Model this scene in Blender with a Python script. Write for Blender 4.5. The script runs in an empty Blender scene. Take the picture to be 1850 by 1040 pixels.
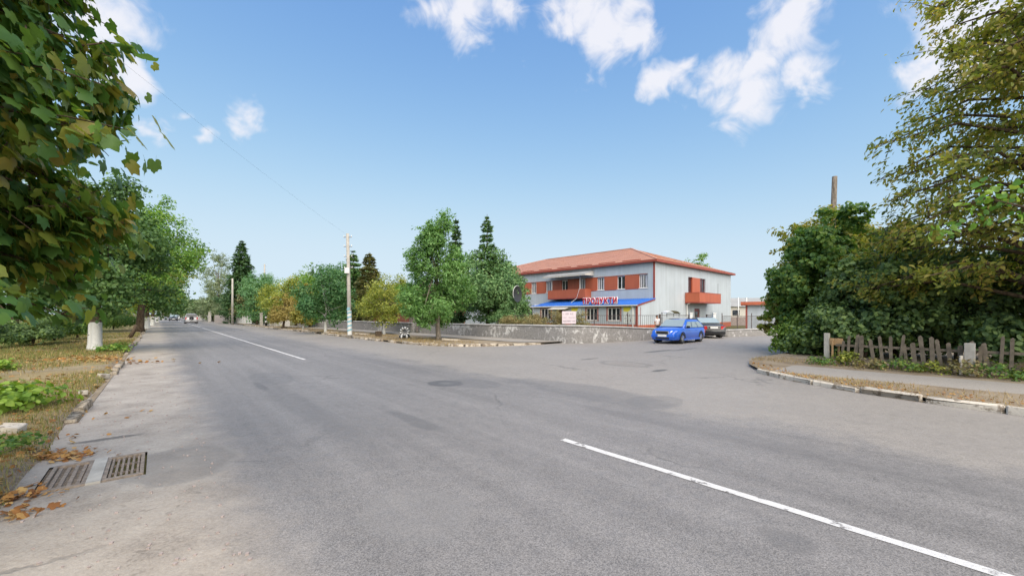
import bpy, bmesh, math, random
import numpy as np
from mathutils import Vector, Matrix
random.seed(7); rng = np.random.default_rng(7)
sc = bpy.context.scene
COL = sc.collection
R = math.radians
# ------------------------------------------------------------------ camera
H0 = 1.7; FPX = 740.0; CX = 925.0; HY = 567.0
cam = bpy.data.cameras.new('camera'); cam.sensor_width = 36.0; cam.lens = 36.0*FPX/1850.0
cam.shift_y = (HY-520.0)/1850.0; cam.clip_start = 0.05; cam.clip_end = 3000
camo = bpy.data.objects.new('camera', cam); COL.objects.link(camo)
camo.location = (0, 0, H0); camo.rotation_euler = (R(90), 0, 0); sc.camera = camo
sc.view_settings.view_transform = 'Standard'; sc.view_settings.look = 'None'
sc.view_settings.gamma = 1.0; sc.view_settings.exposure = 2.12
try: sc.view_settings.use_curve_mapping = False
except Exception: pass
sc.render.engine = 'CYCLES'
cy = sc.cycles; cy.use_denoising = True; cy.max_bounces = 5; cy.diffuse_bounces = 4; cy.glossy_bounces = 2
cy.transmission_bounces = 4; cy.transparent_max_bounces = 6; cy.use_adaptive_sampling = True; cy.adaptive_threshold = 0.02
cy.caustics_reflective = False; cy.caustics_refractive = False
# ------------------------------------------------------------------ directions
D = np.array([-0.655, 0.756]); D = D/np.linalg.norm(D)         # along the main road, away from the camera
N = np.array([D[1], -D[0]])                                    # to the right of the road
def W(s, t, z=0.0):
    p = s*D + t*N; return np.array([p[0], p[1], z])
def ST(p): return float(np.dot(p[:2], D)), float(np.dot(p[:2], N))
def G(px, py, z=0.0):                                          # ground point seen at a place of the photograph
    d = FPX*(H0-z)/(py-HY); return np.array([(px-CX)/FPX*d, d, z])
def P(px, d, z=0.0): return np.array([(px-CX)/FPX*d, d, z])
def ZA(py, d): return H0+(HY-py)/FPX*d
# ------------------------------------------------------------------ sun and sky
SUN_EL = R(48); SUN_AZ = R(158)        # azimuth clockwise from +Y: behind the camera, to the right
sun = bpy.data.lights.new('sun', 'SUN'); sun.energy = 1.5; sun.angle = R(85); sun.color = (1.0, 0.90, 0.76)
suno = bpy.data.objects.new('sun', sun); COL.objects.link(suno)
sdir = Vector((math.sin(SUN_AZ)*math.cos(SUN_EL), math.cos(SUN_AZ)*math.cos(SUN_EL), math.sin(SUN_EL)))
suno.rotation_euler = (-sdir).to_track_quat('-Z', 'Y').to_euler(); suno.location = (0, -20, 60)
world = bpy.data.worlds.new('World'); sc.world = world; world.use_nodes = True
wt = world.node_tree; wt.nodes.clear()
def wn(kind, **kw):
    n = wt.nodes.new(kind)
    for k, v in kw.items(): setattr(n, k, v)
    return n
WL = wt.links.new
sky = wn('ShaderNodeTexSky', sky_type='NISHITA'); sky.sun_disc = False; sky.sun_elevation = SUN_EL; sky.sun_rotation = SUN_AZ
sky.altitude = 200; sky.air_density = 1.0; sky.dust_density = 0.6; sky.ozone_density = 1.3
tc = wn('ShaderNodeTexCoord')
cloud_px = [(1080,40,62),(1010,60,38),(1140,45,40),(1040,5,60),(1120,8,50),(845,8,52),(780,2,40),(900,25,30),(1205,145,34),(1235,115,20),
 (1315,135,48),(1375,130,44),(1362,190,46),(1415,55,52),(1450,12,44),(1470,140,30),(195,115,44),(170,40,60),(285,238,22),(425,198,26),(352,228,18),
 (1690,20,66),(1640,140,40),(1780,60,80)]
dirs = []
for px, py, r in cloud_px:
    v = np.array([(px-CX)/FPX, 1.0, (HY-py)/FPX]); ln = np.linalg.norm(v); dirs.append((v/ln, r*1.25/FPX/ln))
rr = random.Random(5)
for i in range(9):                                            # the same kind of cloud over the rest of the sky
    az = rr.uniform(0, 2*math.pi); el = rr.uniform(0.25, 1.4)
    v = np.array([math.sin(az)*math.cos(el), math.cos(az)*math.cos(el), math.sin(el)])
    if v[1] > 0.25 and abs(v[0]/v[1]) < 1.4 and v[2]/v[1] < 0.95: continue
    for k in range(2):
        u = v+np.array([rr.gauss(0, .05) for _ in range(3)]); dirs.append((u/np.linalg.norm(u), rr.uniform(.05, .11)))
wz = wn('ShaderNodeTexNoise'); wz.inputs['Scale'].default_value = 7; wz.inputs['Detail'].default_value = 4; wz.inputs['Roughness'].default_value = .6; WL(tc.outputs['Generated'], wz.inputs['Vector'])
wsub = wn('ShaderNodeVectorMath', operation='SUBTRACT'); WL(wz.outputs['Color'], wsub.inputs[0]); wsub.inputs[1].default_value = (.5, .5, .5)
wmul = wn('ShaderNodeVectorMath', operation='MULTIPLY_ADD'); WL(wsub.outputs[0], wmul.inputs[0]); wmul.inputs[1].default_value = (.16, .16, .16); WL(tc.outputs['Generated'], wmul.inputs[2])
acc = None
for v, r in dirs:
    dn = wn('ShaderNodeVectorMath', operation='DISTANCE'); WL(wmul.outputs[0], dn.inputs[0]); dn.inputs[1].default_value = v
    mr = wn('ShaderNodeMath', operation='MULTIPLY_ADD'); mr.inputs[1].default_value = -1/(r*1.6); mr.inputs[2].default_value = 1.0; WL(dn.outputs['Value'], mr.inputs[0])
    if acc is None: acc = mr.outputs[0]
    else:
        mx = wn('ShaderNodeMath', operation='MAXIMUM'); WL(acc, mx.inputs[0]); WL(mr.outputs[0], mx.inputs[1]); acc = mx.outputs[0]
n1 = wn('ShaderNodeTexNoise'); n1.inputs['Scale'].default_value = 14; n1.inputs['Detail'].default_value = 7; n1.inputs['Roughness'].default_value = 0.58; n1.inputs['Distortion'].default_value = 0.6
WL(tc.outputs['Generated'], n1.inputs['Vector'])
ma = wn('ShaderNodeMath', operation='MULTIPLY_ADD'); WL(n1.outputs['Fac'], ma.inputs[0]); ma.inputs[1].default_value = 1.5; ma.inputs[2].default_value = -1.0
ad = wn('ShaderNodeMath', operation='ADD'); WL(acc, ad.inputs[0]); WL(ma.outputs[0], ad.inputs[1])
cm = wn('ShaderNodeMapRange', interpolation_type='SMOOTHSTEP'); cm.inputs['From Min'].default_value = 0.0; cm.inputs['From Max'].default_value = 0.62
cm.inputs['To Max'].default_value = 0.92
WL(ad.outputs[0], cm.inputs['Value'])
CLOUD = wn('ShaderNodeRGB'); CLOUD.outputs[0].default_value = (2.12, 2.12, 2.25, 1)
# the sky's own colours, evened out towards the horizon as the photograph shows them
sp_ = wn('ShaderNodeSeparateColor'); WL(sky.outputs[0], sp_.inputs[0]); cb_ = wn('ShaderNodeCombineColor')
for k, (gn, ex, gm) in enumerate(((1.56, .39, 1.5), (1.9, .38, 1.3), (2.16, .60, 1.0))):
    pg = wn('ShaderNodeMath', operation='POWER'); WL(sp_.outputs[k], pg.inputs[0]); pg.inputs[1].default_value = gm
    pw = wn('ShaderNodeMath', operation='POWER'); pw.inputs[0].default_value = math.exp(-ex); WL(pg.outputs[0], pw.inputs[1])
    mu = wn('ShaderNodeMath', operation='MULTIPLY_ADD'); WL(pw.outputs[0], mu.inputs[0]); mu.inputs[1].default_value = -gn; mu.inputs[2].default_value = gn; WL(mu.outputs[0], cb_.inputs[k])
mixc = wn('ShaderNodeMix', data_type='RGBA'); WL(cm.outputs['Result'], mixc.inputs['Factor']); WL(cb_.outputs[0], mixc.inputs['A']); WL(CLOUD.outputs[0], mixc.inputs['B'])
bg = wn('ShaderNodeBackground'); bg.inputs['Strength'].default_value = 0.10; WL(mixc.outputs['Result'], bg.inputs['Color'])
wo = wn('ShaderNodeOutputWorld'); WL(bg.outputs[0], wo.inputs['Surface'])
world.cycles.sampling_method = 'AUTOMATIC'
# ------------------------------------------------------------------ helpers: objects
def tag(o, label=None, cat=None, group=None, kind=None):
    if label: o['label'] = label
    if cat: o['category'] = cat
    if group: o['group'] = group
    if kind: o['kind'] = kind
    return o
def empty(name, loc, label, cat, group=None, rz=0.0, kind=None):
    o = bpy.data.objects.new(name, None); COL.objects.link(o); o.location = [float(v) for v in loc]; o.rotation_euler = (0, 0, rz)
    o.empty_display_size = 0.2
    return tag(o, label, cat, group, kind)
def mesh_np(name, V, F, smooth=False):
    V = np.asarray(V, np.float32); F = np.asarray(F, np.int32); k = F.shape[1]
    me = bpy.data.meshes.new(name); me.vertices.add(len(V)); me.vertices.foreach_set('co', V.ravel())
    me.loops.add(F.size); me.loops.foreach_set('vertex_index', F.ravel())
    me.polygons.add(len(F)); me.polygons.foreach_set('loop_start', np.arange(len(F), dtype=np.int32)*k)
    if smooth: me.polygons.foreach_set('use_smooth', np.ones(len(F), bool))
    me.update(calc_edges=True); me.validate(); return me
def link(name, me, mat=None, parent=None):
    o = bpy.data.objects.new(name, me); COL.objects.link(o)
    if mat is not None and not me.materials: me.materials.append(mat)
    if parent is not None: o.parent = parent
    return o
class MB:
    def __init__(s): s.v = []; s.f = []
    def add(s, V, F):
        b = len(s.v); s.v += [tuple(float(c) for c in p) for p in V]; s.f += [tuple(int(i)+b for i in f) for f in F]; return s
    def box(s, c, size, rz=0.0, M=None):
        c = np.array(c, float); h = np.array(size, float)/2
        V = [np.array([x, y, z])*h for x in (-1, 1) for y in (-1, 1) for z in (-1, 1)]
        if rz: ca, sa = math.cos(rz), math.sin(rz); V = [np.array([v[0]*ca-v[1]*sa, v[0]*sa+v[1]*ca, v[2]]) for v in V]
        if M is not None: V = [np.array(M @ Vector(v)) for v in V]
        return s.add([v+c for v in V], [(0,1,3,2),(4,6,7,5),(0,4,5,1),(2,3,7,6),(0,2,6,4),(1,5,7,3)])
    def bar(s, a, b, w, h=None, up=(0,0,1)):
        a = Vector([float(c) for c in a]); b = Vector([float(c) for c in b]); h = w if h is None else h
        d = (b-a).normalized(); u = Vector(up)
        if abs(d.dot(u)) > .98: u = Vector((1,0,0))
        x = d.cross(u).normalized(); y = x.cross(d).normalized(); V = []
        for p in (a, b):
            for i, j in ((-1,-1),(1,-1),(1,1),(-1,1)): V.append(p+x*(i*w/2)+y*(j*h/2))
        return s.add(V, [(3,2,1,0),(4,5,6,7),(0,1,5,4),(1,2,6,5),(2,3,7,6),(3,0,4,7)])
    def tube(s, pts, rad, n=8, cap=True):
        pts = [Vector([float(c) for c in p]) for p in pts]; m = len(pts)
        if not hasattr(rad, '__len__'): rad = [rad]*m
        V = []; F = []; ref = None
        for i, p in enumerate(pts):
            d = (pts[min(i+1, m-1)]-pts[max(i-1, 0)]).normalized()
            if ref is None: ref = Vector((1,0,0)) if abs(d.x) < .9 else Vector((0,1,0))
            x = (ref-d*ref.dot(d)).normalized(); y = d.cross(x); ref = x
            for k in range(n):
                a = 2*math.pi*k/n; V.append(p+x*(math.cos(a)*rad[i])+y*(math.sin(a)*rad[i]))
        for i in range(m-1):
            for k in range(n): F.append((i*n+k, i*n+(k+1) % n, (i+1)*n+(k+1) % n, (i+1)*n+k))
        if cap: F.append(tuple(range(n-1, -1, -1))); F.append(tuple(range((m-1)*n, m*n)))
        return s.add(V, F)
    def prism(s, poly, z0, z1):
        n = len(poly); V = [(p[0], p[1], z0) for p in poly]+[(p[0], p[1], z1) for p in poly]
        F = [tuple(range(n-1, -1, -1)), tuple(range(n, 2*n))]+[(i, (i+1) % n, n+(i+1) % n, n+i) for i in range(n)]
        return s.add(V, F)
    def quad(s, a, b, c, d): return s.add([a, b, c, d], [(0,1,2,3)])
    def slab(s, quad, nrm, th):
        nrm = np.array(nrm, float); q = [np.array(p, float) for p in quad]
        return s.add(q+[p+nrm*th for p in q], [(3,2,1,0),(4,5,6,7),(0,1,5,4),(1,2,6,5),(2,3,7,6),(3,0,4,7)])
    def loft(s, rings, cap=True, closed=True):
        n = len(rings[0]); V = [p for r in rings for p in r]; F = []
        for i in range(len(rings)-1):
            for k in range(n if closed else n-1): F.append((i*n+k, i*n+(k+1) % n, (i+1)*n+(k+1) % n, (i+1)*n+k))
        if cap: F.append(tuple(range(n-1, -1, -1))); F.append(tuple(range((len(rings)-1)*n, len(rings)*n)))
        return s.add(V, F)
    def mesh(s, name, smooth=False, origin=None, bevel=0.0):
        V = np.array(s.v, float)
        if origin is not None: V = V-np.array(origin, float)
        me = bpy.data.meshes.new(name); me.from_pydata([tuple(v) for v in V], [], s.f)
        bm = bmesh.new(); bm.from_mesh(me)
        bmesh.ops.recalc_face_normals(bm, faces=bm.faces)
        if bevel: bmesh.ops.bevel(bm, geom=list(bm.edges), offset=bevel, segments=2, affect='EDGES', profile=.6)
        bm.to_mesh(me); bm.free()
        if smooth:
            for p in me.polygons: p.use_smooth = True
        me.update(); return me
    def build(s, name, mat, parent=None, smooth=False, origin=None, bevel=0.0):
        """world-space vertices; the origin of the thing is taken off"""
        if parent is not None and origin is None:
            r = parent
            while r.parent is not None: r = r.parent
            origin = np.array(r.location)
        o = link(name, s.mesh(name, smooth, origin, bevel), mat, parent)
        if parent is None and origin is not None: o.location = [float(c) for c in origin]
        return o
    def local(s, name, mat, parent=None, smooth=False, bevel=0.0): return link(name, s.mesh(name, smooth, None, bevel), mat, parent)
def copy_tree(o, parent=None):
    c = o.copy(); COL.objects.link(c)
    if parent is not None: c.parent = parent
    for ch in list(o.children): copy_tree(ch, c)
    return c
# ------------------------------------------------------------------ helpers: materials
class Mat:
    def __init__(s, name):
        s.m = bpy.data.materials.new(name); s.m.use_nodes = True; s.t = s.m.node_tree; s.t.nodes.clear()
        s.out = s.n('ShaderNodeOutputMaterial'); s.b = s.n('ShaderNodeBsdfPrincipled'); s.L(s.b.outputs[0], s.out.inputs['Surface'])
        s.geo = s.n('ShaderNodeNewGeometry'); s.tcn = s.n('ShaderNodeTexCoord')
    def n(s, kind, **kw):
        x = s.t.nodes.new(kind)
        for k, v in kw.items(): setattr(x, k, v)
        return x
    def L(s, a, b): s.t.links.new(a, b)
    def set(s, **kw):
        for k, v in kw.items():
            i = s.b.inputs[k.replace('_', ' ')]
            if isinstance(v, bpy.types.NodeSocket): s.L(v, i)
            else: i.default_value = (*v, 1) if isinstance(v, tuple) and len(v) == 3 else v
        return s
    def pos(s): return s.geo.outputs['Position']
    def obj(s): return s.tcn.outputs['Object']
    def noise(s, scale, detail=4, rough=.55, vec=None, dist=0.0, out='Fac'):
        x = s.n('ShaderNodeTexNoise'); x.inputs['Scale'].default_value = scale; x.inputs['Detail'].default_value = detail
        x.inputs['Roughness'].default_value = rough; x.inputs['Distortion'].default_value = dist
        s.L(vec if vec is not None else s.pos(), x.inputs['Vector']); return x.outputs[out]
    def voro(s, scale, vec=None, feature='F1', out='Distance', rnd=1.0):
        x = s.n('ShaderNodeTexVoronoi', feature=feature); x.inputs['Scale'].default_value = scale; x.inputs['Randomness'].default_value = rnd
        s.L(vec if vec is not None else s.pos(), x.inputs['Vector']); return x.outputs[out]
    def ramp(s, fac, stops, mode='LINEAR'):
        x = s.n('ShaderNodeValToRGB'); x.color_ramp.interpolation = mode; e = x.color_ramp.elements
        while len(e) > 1: e.remove(e[-1])
        e[0].position = stops[0][0]; e[0].color = (*stops[0][1], 1) if hasattr(stops[0][1], '__len__') else (stops[0][1],)*3+(1,)
        for p, c in stops[1:]:
            y = e.new(p); y.color = (*c, 1) if hasattr(c, '__len__') else (c, c, c, 1)
        s.L(fac, x.inputs[0]); return x.outputs[0]
    def math(s, op, a, b=None, c=None, clamp=False):
        x = s.n('ShaderNodeMath', operation=op, use_clamp=clamp)
        for i, v in enumerate((a, b, c)):
            if v is None: continue
            if isinstance(v, (int, float)): x.inputs[i].default_value = v
            else: s.L(v, x.inputs[i])
        return x.outputs[0]
    def mix(s, f, a, b, mode='MIX'):
        x = s.n('ShaderNodeMix', data_type='RGBA', blend_type=mode)
        for k, v in (('Factor', f), ('A', a), ('B', b)):
            i = x.inputs[k] if k == 'Factor' else x.inputs[{'A': 6, 'B': 7}[k]]
            if isinstance(v, (int, float)) and k == 'Factor': i.default_value = v
            elif isinstance(v, tuple): i.default_value = (*v, 1)
            elif isinstance(v, (int, float)): i.default_value = (v, v, v, 1)
            else: s.L(v, i)
        return x.outputs[2]
    def dot(s, v, xyz):
        x = s.n('ShaderNodeVectorMath', operation='DOT_PRODUCT'); s.L(v, x.inputs[0]); x.inputs[1].default_value = xyz; return x.outputs['Value']
    def scalev(s, v, xyz):
        x = s.n('ShaderNodeVectorMath', operation='MULTIPLY'); s.L(v, x.inputs[0]); x.inputs[1].default_value = xyz; return x.outputs['Vector']
    def step(s, v, a, b):
        x = s.n('ShaderNodeMapRange', interpolation_type='SMOOTHSTEP'); s.L(v, x.inputs['Value'])
        x.inputs['From Min'].default_value = a; x.inputs['From Max'].default_value = b
        if a > b:
            x.inputs['From Min'].default_value = b; x.inputs['From Max'].default_value = a
            x.inputs['To Min'].default_value = 1; x.inputs['To Max'].default_value = 0
        return x.outputs['Result']
    def bump(s, h, strength=.3, dist=.01):
        x = s.n('ShaderNodeBump'); x.inputs['Strength'].default_value = strength; x.inputs['Distance'].default_value = dist
        s.L(h, x.inputs['Height']); s.L(x.outputs[0], s.b.inputs['Normal']); return s
def plain(name, col, rough=.6, var=.12, scale=6, metal=0.0, bump=0.0, bscale=40, spec=None):
    m = Mat(name); n = m.noise(scale, 5, .6)
    lo = tuple(max(0, c*(1-var)) for c in col); hi = tuple(min(1, c*(1+var)) for c in col)
    m.set(Base_Color=m.ramp(n, [(.3, lo), (.7, hi)]), Roughness=rough, Metallic=metal)
    if spec is not None: m.b.inputs['Specular IOR Level'].default_value = spec
    if bump: m.bump(m.noise(bscale, 4), bump, .01)
    return m.m
# ------------------------------------------------------------------ materials
def leaf_mat(name, cols, trans=.35, rough=.55, nscale=.5, dry=None):
    """cols: ramp of leaf colours; leaf by leaf and clump by clump"""
    m = Mat(name); isl = m.geo.outputs['Random Per Island']; oi = m.n('ShaderNodeObjectInfo')
    r = m.math('FRACT', m.math('ADD', isl, oi.outputs['Random']))
    f = m.math('ADD', m.math('MULTIPLY', r, .55), m.math('MULTIPLY', m.noise(nscale, 3), .6))
    n = len(cols); c = m.ramp(f, [(.18+.72*i/(n-1), k) for i, k in enumerate(cols)])
    m.set(Base_Color=c, Roughness=rough); m.b.inputs['Specular IOR Level'].default_value = .35
    tr = m.n('ShaderNodeBsdfTranslucent'); g = m.mix(1.0, c, (1.25, 1.25, .55), 'MULTIPLY'); m.L(g, tr.inputs['Color'])
    mx = m.n('ShaderNodeMixShader'); mx.inputs[0].default_value = trans
    m.L(m.b.outputs[0], mx.inputs[1]); m.L(tr.outputs[0], mx.inputs[2]); m.L(mx.outputs[0], m.out.inputs['Surface'])
    return m.m
def asphalt(m, base, spread=.35):
    sp = m.noise(95, 3, .7); vo = m.voro(120, out='Color'); sx = m.n('ShaderNodeSeparateColor'); m.L(vo, sx.inputs[0])
    big = m.noise(.35, 5, .6); mid = m.noise(3.5, 5, .65)
    v = m.math('ADD', m.math('MULTIPLY', sp, .55), m.math('MULTIPLY', sx.outputs[0], .42)); v = m.math('ADD', v, m.math('MULTIPLY', big, .22)); v = m.math('ADD', v, m.math('MULTIPLY', mid, .2))
    lo = tuple(c*(1-spread) for c in base); hi = tuple(c*(1+spread) for c in base)
    return m.ramp(v, [(.40, lo), (.98, hi)]), sp, vo
def make_road():
    m = Mat('worn_asphalt'); t = m.dot(m.pos(), (N[0], N[1], 0)); s = m.dot(m.pos(), (D[0], D[1], 0))
    col, sp, vo = asphalt(m, (.170, .159, .155), .5)
    n1 = m.math('MULTIPLY', m.math('SUBTRACT', m.noise(.55, 5, .6), .5), 2.2); n2 = m.math('MULTIPLY', m.math('SUBTRACT', m.noise(2.2, 6, .65), .5), 1.0)
    n3 = m.math('MULTIPLY', m.math('SUBTRACT', m.noise(17, 4, .75), .5), .9); n2 = m.math('ADD', n2, n3)
    tt = m.math('ADD', t, m.math('ADD', n1, n2))
    # worn wheel paths along the lanes
    st = m.n('ShaderNodeCombineXYZ'); m.L(m.math('MULTIPLY', s, .04), st.inputs[0]); m.L(m.math('MULTIPLY', t, 1.1), st.inputs[1])
    streak = m.noise(1.6, 4, .6, st.outputs[0]); col = m.mix(1.0, col, m.ramp(streak, [(.3, .88), (.7, 1.24)]), 'MULTIPLY')
    # old patches and the darker overlay on the right lane
    pv = m.voro(.16, out='Color'); ps = m.n('ShaderNodeSeparateColor'); m.L(pv, ps.inputs[0])
    col = m.mix(m.math('MULTIPLY', m.step(ps.outputs[1], .72, .74), .12), col, (.09, .088, .09))
    # cracks
    wv = m.n('ShaderNodeVectorMath', operation='ADD'); m.L(m.pos(), wv.inputs[0]); nz = m.n('ShaderNodeVectorMath', operation='SCALE'); m.L(m.noise(1.3, 4, .6, out='Color'), nz.inputs[0]); nz.inputs['Scale'].default_value = .9; m.L(nz.outputs[0], wv.inputs[1])
    cr = m.voro(.33, wv.outputs[0], 'DISTANCE_TO_EDGE'); crk = m.math('MULTIPLY', m.step(cr, .012, .003), m.step(m.noise(.22, 2), .50, .62))
    dust, dsp, _ = asphalt(m, (.255, .23, .208), .40)
    fd = m.step(tt, 6.3, 7.5)
    far = m.step(m.noise(.3, 5, .65), .42, .62)
    dust = m.mix(m.math('MULTIPLY', far, .35), dust, (.235, .215, .2))
    col = m.mix(m.math('MULTIPLY', fd, .9), col, dust)
    dirt = m.ramp(m.math('ADD', m.math('MULTIPLY', m.noise(1.4, 6, .65), .6), m.math('MULTIPLY', m.noise(38, 4, .7), .4)), [(.34, (.17, .142, .118)), (.46, (.31, .268, .228)), (.56, (.38, .335, .29)), (.66, (.45, .41, .36))])
    vd = m.voro(9, wv.outputs[0]); dirt = m.mix(m.math('MULTIPLY', m.step(vd, .28, .12), m.math('MULTIPLY', m.step(m.noise(2.1, 4), .48, .6), .55)), dirt, (.16, .135, .11))
    fl = m.step(m.math('ADD', t, m.math('MULTIPLY', m.math('ADD', n1, n2), .45)), .95, .05)
    col = m.mix(m.math('MULTIPLY', fl, .93), col, dirt)
    col = m.mix(m.math('MULTIPLY', crk, .42), col, (.06, .056, .053))
    # repairs: dark rings of bitumen and worn-out hollows seen at the mouth of the side street
    def blob(p, rs, rt, rad, edge, colr, amt, ring=False, ns=1.6, na=.7):
        nonlocal col
        s0, t0 = ST(p); a = m.math('DIVIDE', m.math('SUBTRACT', s, s0), rs); b = m.math('DIVIDE', m.math('SUBTRACT', t, t0), rt)
        d = m.math('SQRT', m.math('ADD', m.math('MULTIPLY', a, a), m.math('MULTIPLY', b, b)))
        d = m.math('ADD', d, m.math('MULTIPLY', m.math('SUBTRACT', m.noise(ns, 5, .65), .5), na))
        f = m.step(d, rad, rad-edge)
        if ring: f = m.math('MULTIPLY', f, m.step(d, rad-edge*3.2, rad-edge*1.6))
        col = m.mix(m.math('MULTIPLY', f, amt), col, colr)
    blob(G(805, 692), .55, .42, 1.0, .15, (.075, .074, .078), .75)
    blob(G(805, 692), .45, .3, .7, .5, (.17, .165, .165), .5)
    blob(G(1130, 657), 1.1, .7, 1.0, .14, (.11, .1, .09), .45, True)
    blob(G(1130, 658), .9, .6, .8, .3, (.21, .185, .16), .5)
    blob(G(1192, 669), .16, .5, 1.0, .4, (.06, .055, .05), .8)
    blob(G(1190, 634), .25, 1.5, 1.0, .4, (.07, .066, .06), .7, False, 2.5, 1.2)
    blob(G(1235, 631), .2, 1.6, 1.0, .4, (.075, .07, .065), .6, False, 2.5, 1.2)
    blob(G(1065, 648), .15, .6, 1.0, .4, (.08, .07, .065), .7)
    blob(G(470, 697), .9, .12, 1.0, .5, (.085, .083, .085), .55, False, 3, .8)
    blob(G(330, 835), .75, .55, 1.0, .12, (.15, .138, .128), .45, False, 2.2, .8)
    blob(G(330, 835), .75, .55, 1.0, .07, (.27, .25, .23), .35, True, 2.2, .8)
    blob(G(195, 792), .1, .45, 1.0, .5, (.05, .045, .04), .7, False, 5, 1.0)
    blob(G(1420, 975), .25, .2, 1.0, .4, (.11, .105, .105), .5, False, 4, .8)
    blob(W(9, 2.0), 5.0, .35, 1.0, .6, (.105, .1, .1), .28, False, .9, 1.2); blob(W(2, 6.0), 4.0, .4, 1.0, .6, (.105, .1, .1), .3, False, .9, 1.2); blob(W(14, 5.9), 6.0, .35, 1.0, .6, (.11, .105, .105), .3, False, .7, 1.2)
    blob(W(3.2, 1.7), .6, .5, 1.0, .25, (.2, .19, .185), .35, False, 1.4, 1.0); blob(W(6.0, 3.1), .9, .18, 1.0, .3, (.1, .097, .098), .4, False, 2, 1.0)
    blob(W(8.2, 5.9), .8, .55, 1.0, .05, (.12, .115, .117), .45, False, 3.5, .35); blob(W(12.5, 2.3), 1.3, .5, 1.0, .05, (.125, .12, .122), .45, False, 3.0, .35); blob(W(4.2, 7.3), .5, .7, 1.0, .06, (.15, .142, .138), .45, False, 3.5, .4)
    blob(G(1050, 705), 2.6, .8, 1.0, .35, (.115, .112, .115), .45, False, .8, .9)
    h = m.math('ADD', m.math('MULTIPLY', sp, .7), m.math('MULTIPLY', m.voro(110), .6))
    h = m.math('SUBTRACT', h, m.math('MULTIPLY', crk, 2.0)); h = m.math('ADD', h, m.math('MULTIPLY', fl, m.math('MULTIPLY', m.noise(6, 6, .7), 6.0)))
    m.set(Base_Color=col, Roughness=m.ramp(m.noise(7, 3), [(.3, .52), (.7, .72)])); m.b.inputs['Specular IOR Level'].default_value = .5
    m.bump(h, .4, .006); return m.m
def ground_mix(name, stops, sc1=.9, sc2=22, bump=.5):
    m = Mat(name); f = m.math('ADD', m.math('MULTIPLY', m.noise(sc1, 6, .62, dist=.4), .62), m.math('MULTIPLY', m.noise(sc2, 5, .7), .38))
    m.set(Base_Color=m.ramp(f, stops), Roughness=.95); m.b.inputs['Specular IOR Level'].default_value = .1
    m.bump(m.noise(sc2*1.6, 4, .7), bump, .03); return m
M = {}
M['road'] = make_road()
M['ground'] = ground_mix('meadow_ground', [(.3, (.06, .075, .025)), (.5, (.13, .12, .05)), (.7, (.2, .16, .08))], .12, 3).m
def make_verge():
    m = Mat('verge_ground'); t = m.dot(m.pos(), (N[0], N[1], 0)); s = m.dot(m.pos(), (D[0], D[1], 0))
    a = m.noise(.75, 6, .65, dist=.5); b = m.noise(26, 5, .7); f = m.math('ADD', m.math('MULTIPLY', a, .6), m.math('MULTIPLY', b, .4))
    dry = m.ramp(f, [(.32, (.14, .105, .06)), (.5, (.25, .195, .105)), (.66, (.34, .275, .16))])
    grn = m.ramp(f, [(.32, (.055, .07, .02)), (.5, (.11, .13, .035)), (.66, (.19, .19, .07))])
    g = m.step(m.math('ADD', m.math('MULTIPLY', t, -.16), m.math('MULTIPLY', m.math('SUBTRACT', m.noise(.5, 4), .5), 1.6)), .25, .85)
    col = m.mix(g, dry, grn)
    pth = m.math('ADD', s, m.math('MULTIPLY', m.noise(.8, 4), 1.4)); k = m.math('MULTIPLY', m.step(pth, 17.7, 18.2), m.step(pth, 19.6, 19.1)); k = m.math('MULTIPLY', k, m.step(t, -4.5, -3.2))
    col = m.mix(m.math('MULTIPLY', k, .25), col, (.27, .25, .22))
    soil = m.step(m.math('ADD', t, m.math('MULTIPLY', m.noise(1.8, 5), 1.2)), -.75, -.35); col = m.mix(soil, col, m.ramp(b, [(.3, (.14, .11, .085)), (.7, (.3, .25, .2))]))
    m.set(Base_Color=col, Roughness=.95); m.b.inputs['Specular IOR Level'].default_value = .1; m.bump(b, .7, .03); return m.m
M['verge'] = make_verge()
M['dry_verge'] = ground_mix('dry_verge_ground', [(.32, (.14, .105, .072)), (.5, (.25, .2, .145)), (.68, (.36, .305, .23))], 1.1, 24).m
mm = Mat('dusty_pavement'); pc, psp, _ = asphalt(mm, (.27, .245, .22), .25); mm.set(Base_Color=pc, Roughness=.9); mm.bump(psp, .4, .005); M['path'] = mm.m
def kerbmat(name, white, bare, amount):
    m = Mat(name); f = m.step(m.noise(5, 6, .7), amount, amount+.09); d = m.noise(14, 5, .65)
    c = m.mix(f, m.ramp(d, [(.3, tuple(x*.85 for x in white)), (.7, white)]), m.ramp(d, [(.3, tuple(x*.6 for x in bare)), (.7, bare)]))
    m.set(Base_Color=c, Roughness=.92); m.b.inputs['Specular IOR Level'].default_value = .15; m.bump(m.noise(30, 5, .7), .6, .015); return m.m
M['kerb_white'] = kerbmat('limewashed_kerb', (.56, .51, .44), (.29, .24, .19), .50)
M['kerb_old'] = kerbmat('dirty_kerb', (.48, .42, .34), (.26, .21, .16), .47)
M['kerb_dirty'] = kerbmat('mossy_kerb', (.36, .31, .25), (.2, .165, .12), .45)
M['paint'] = kerbmat('road_paint', (.60, .59, .59), (.24, .232, .235), .555)
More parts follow.
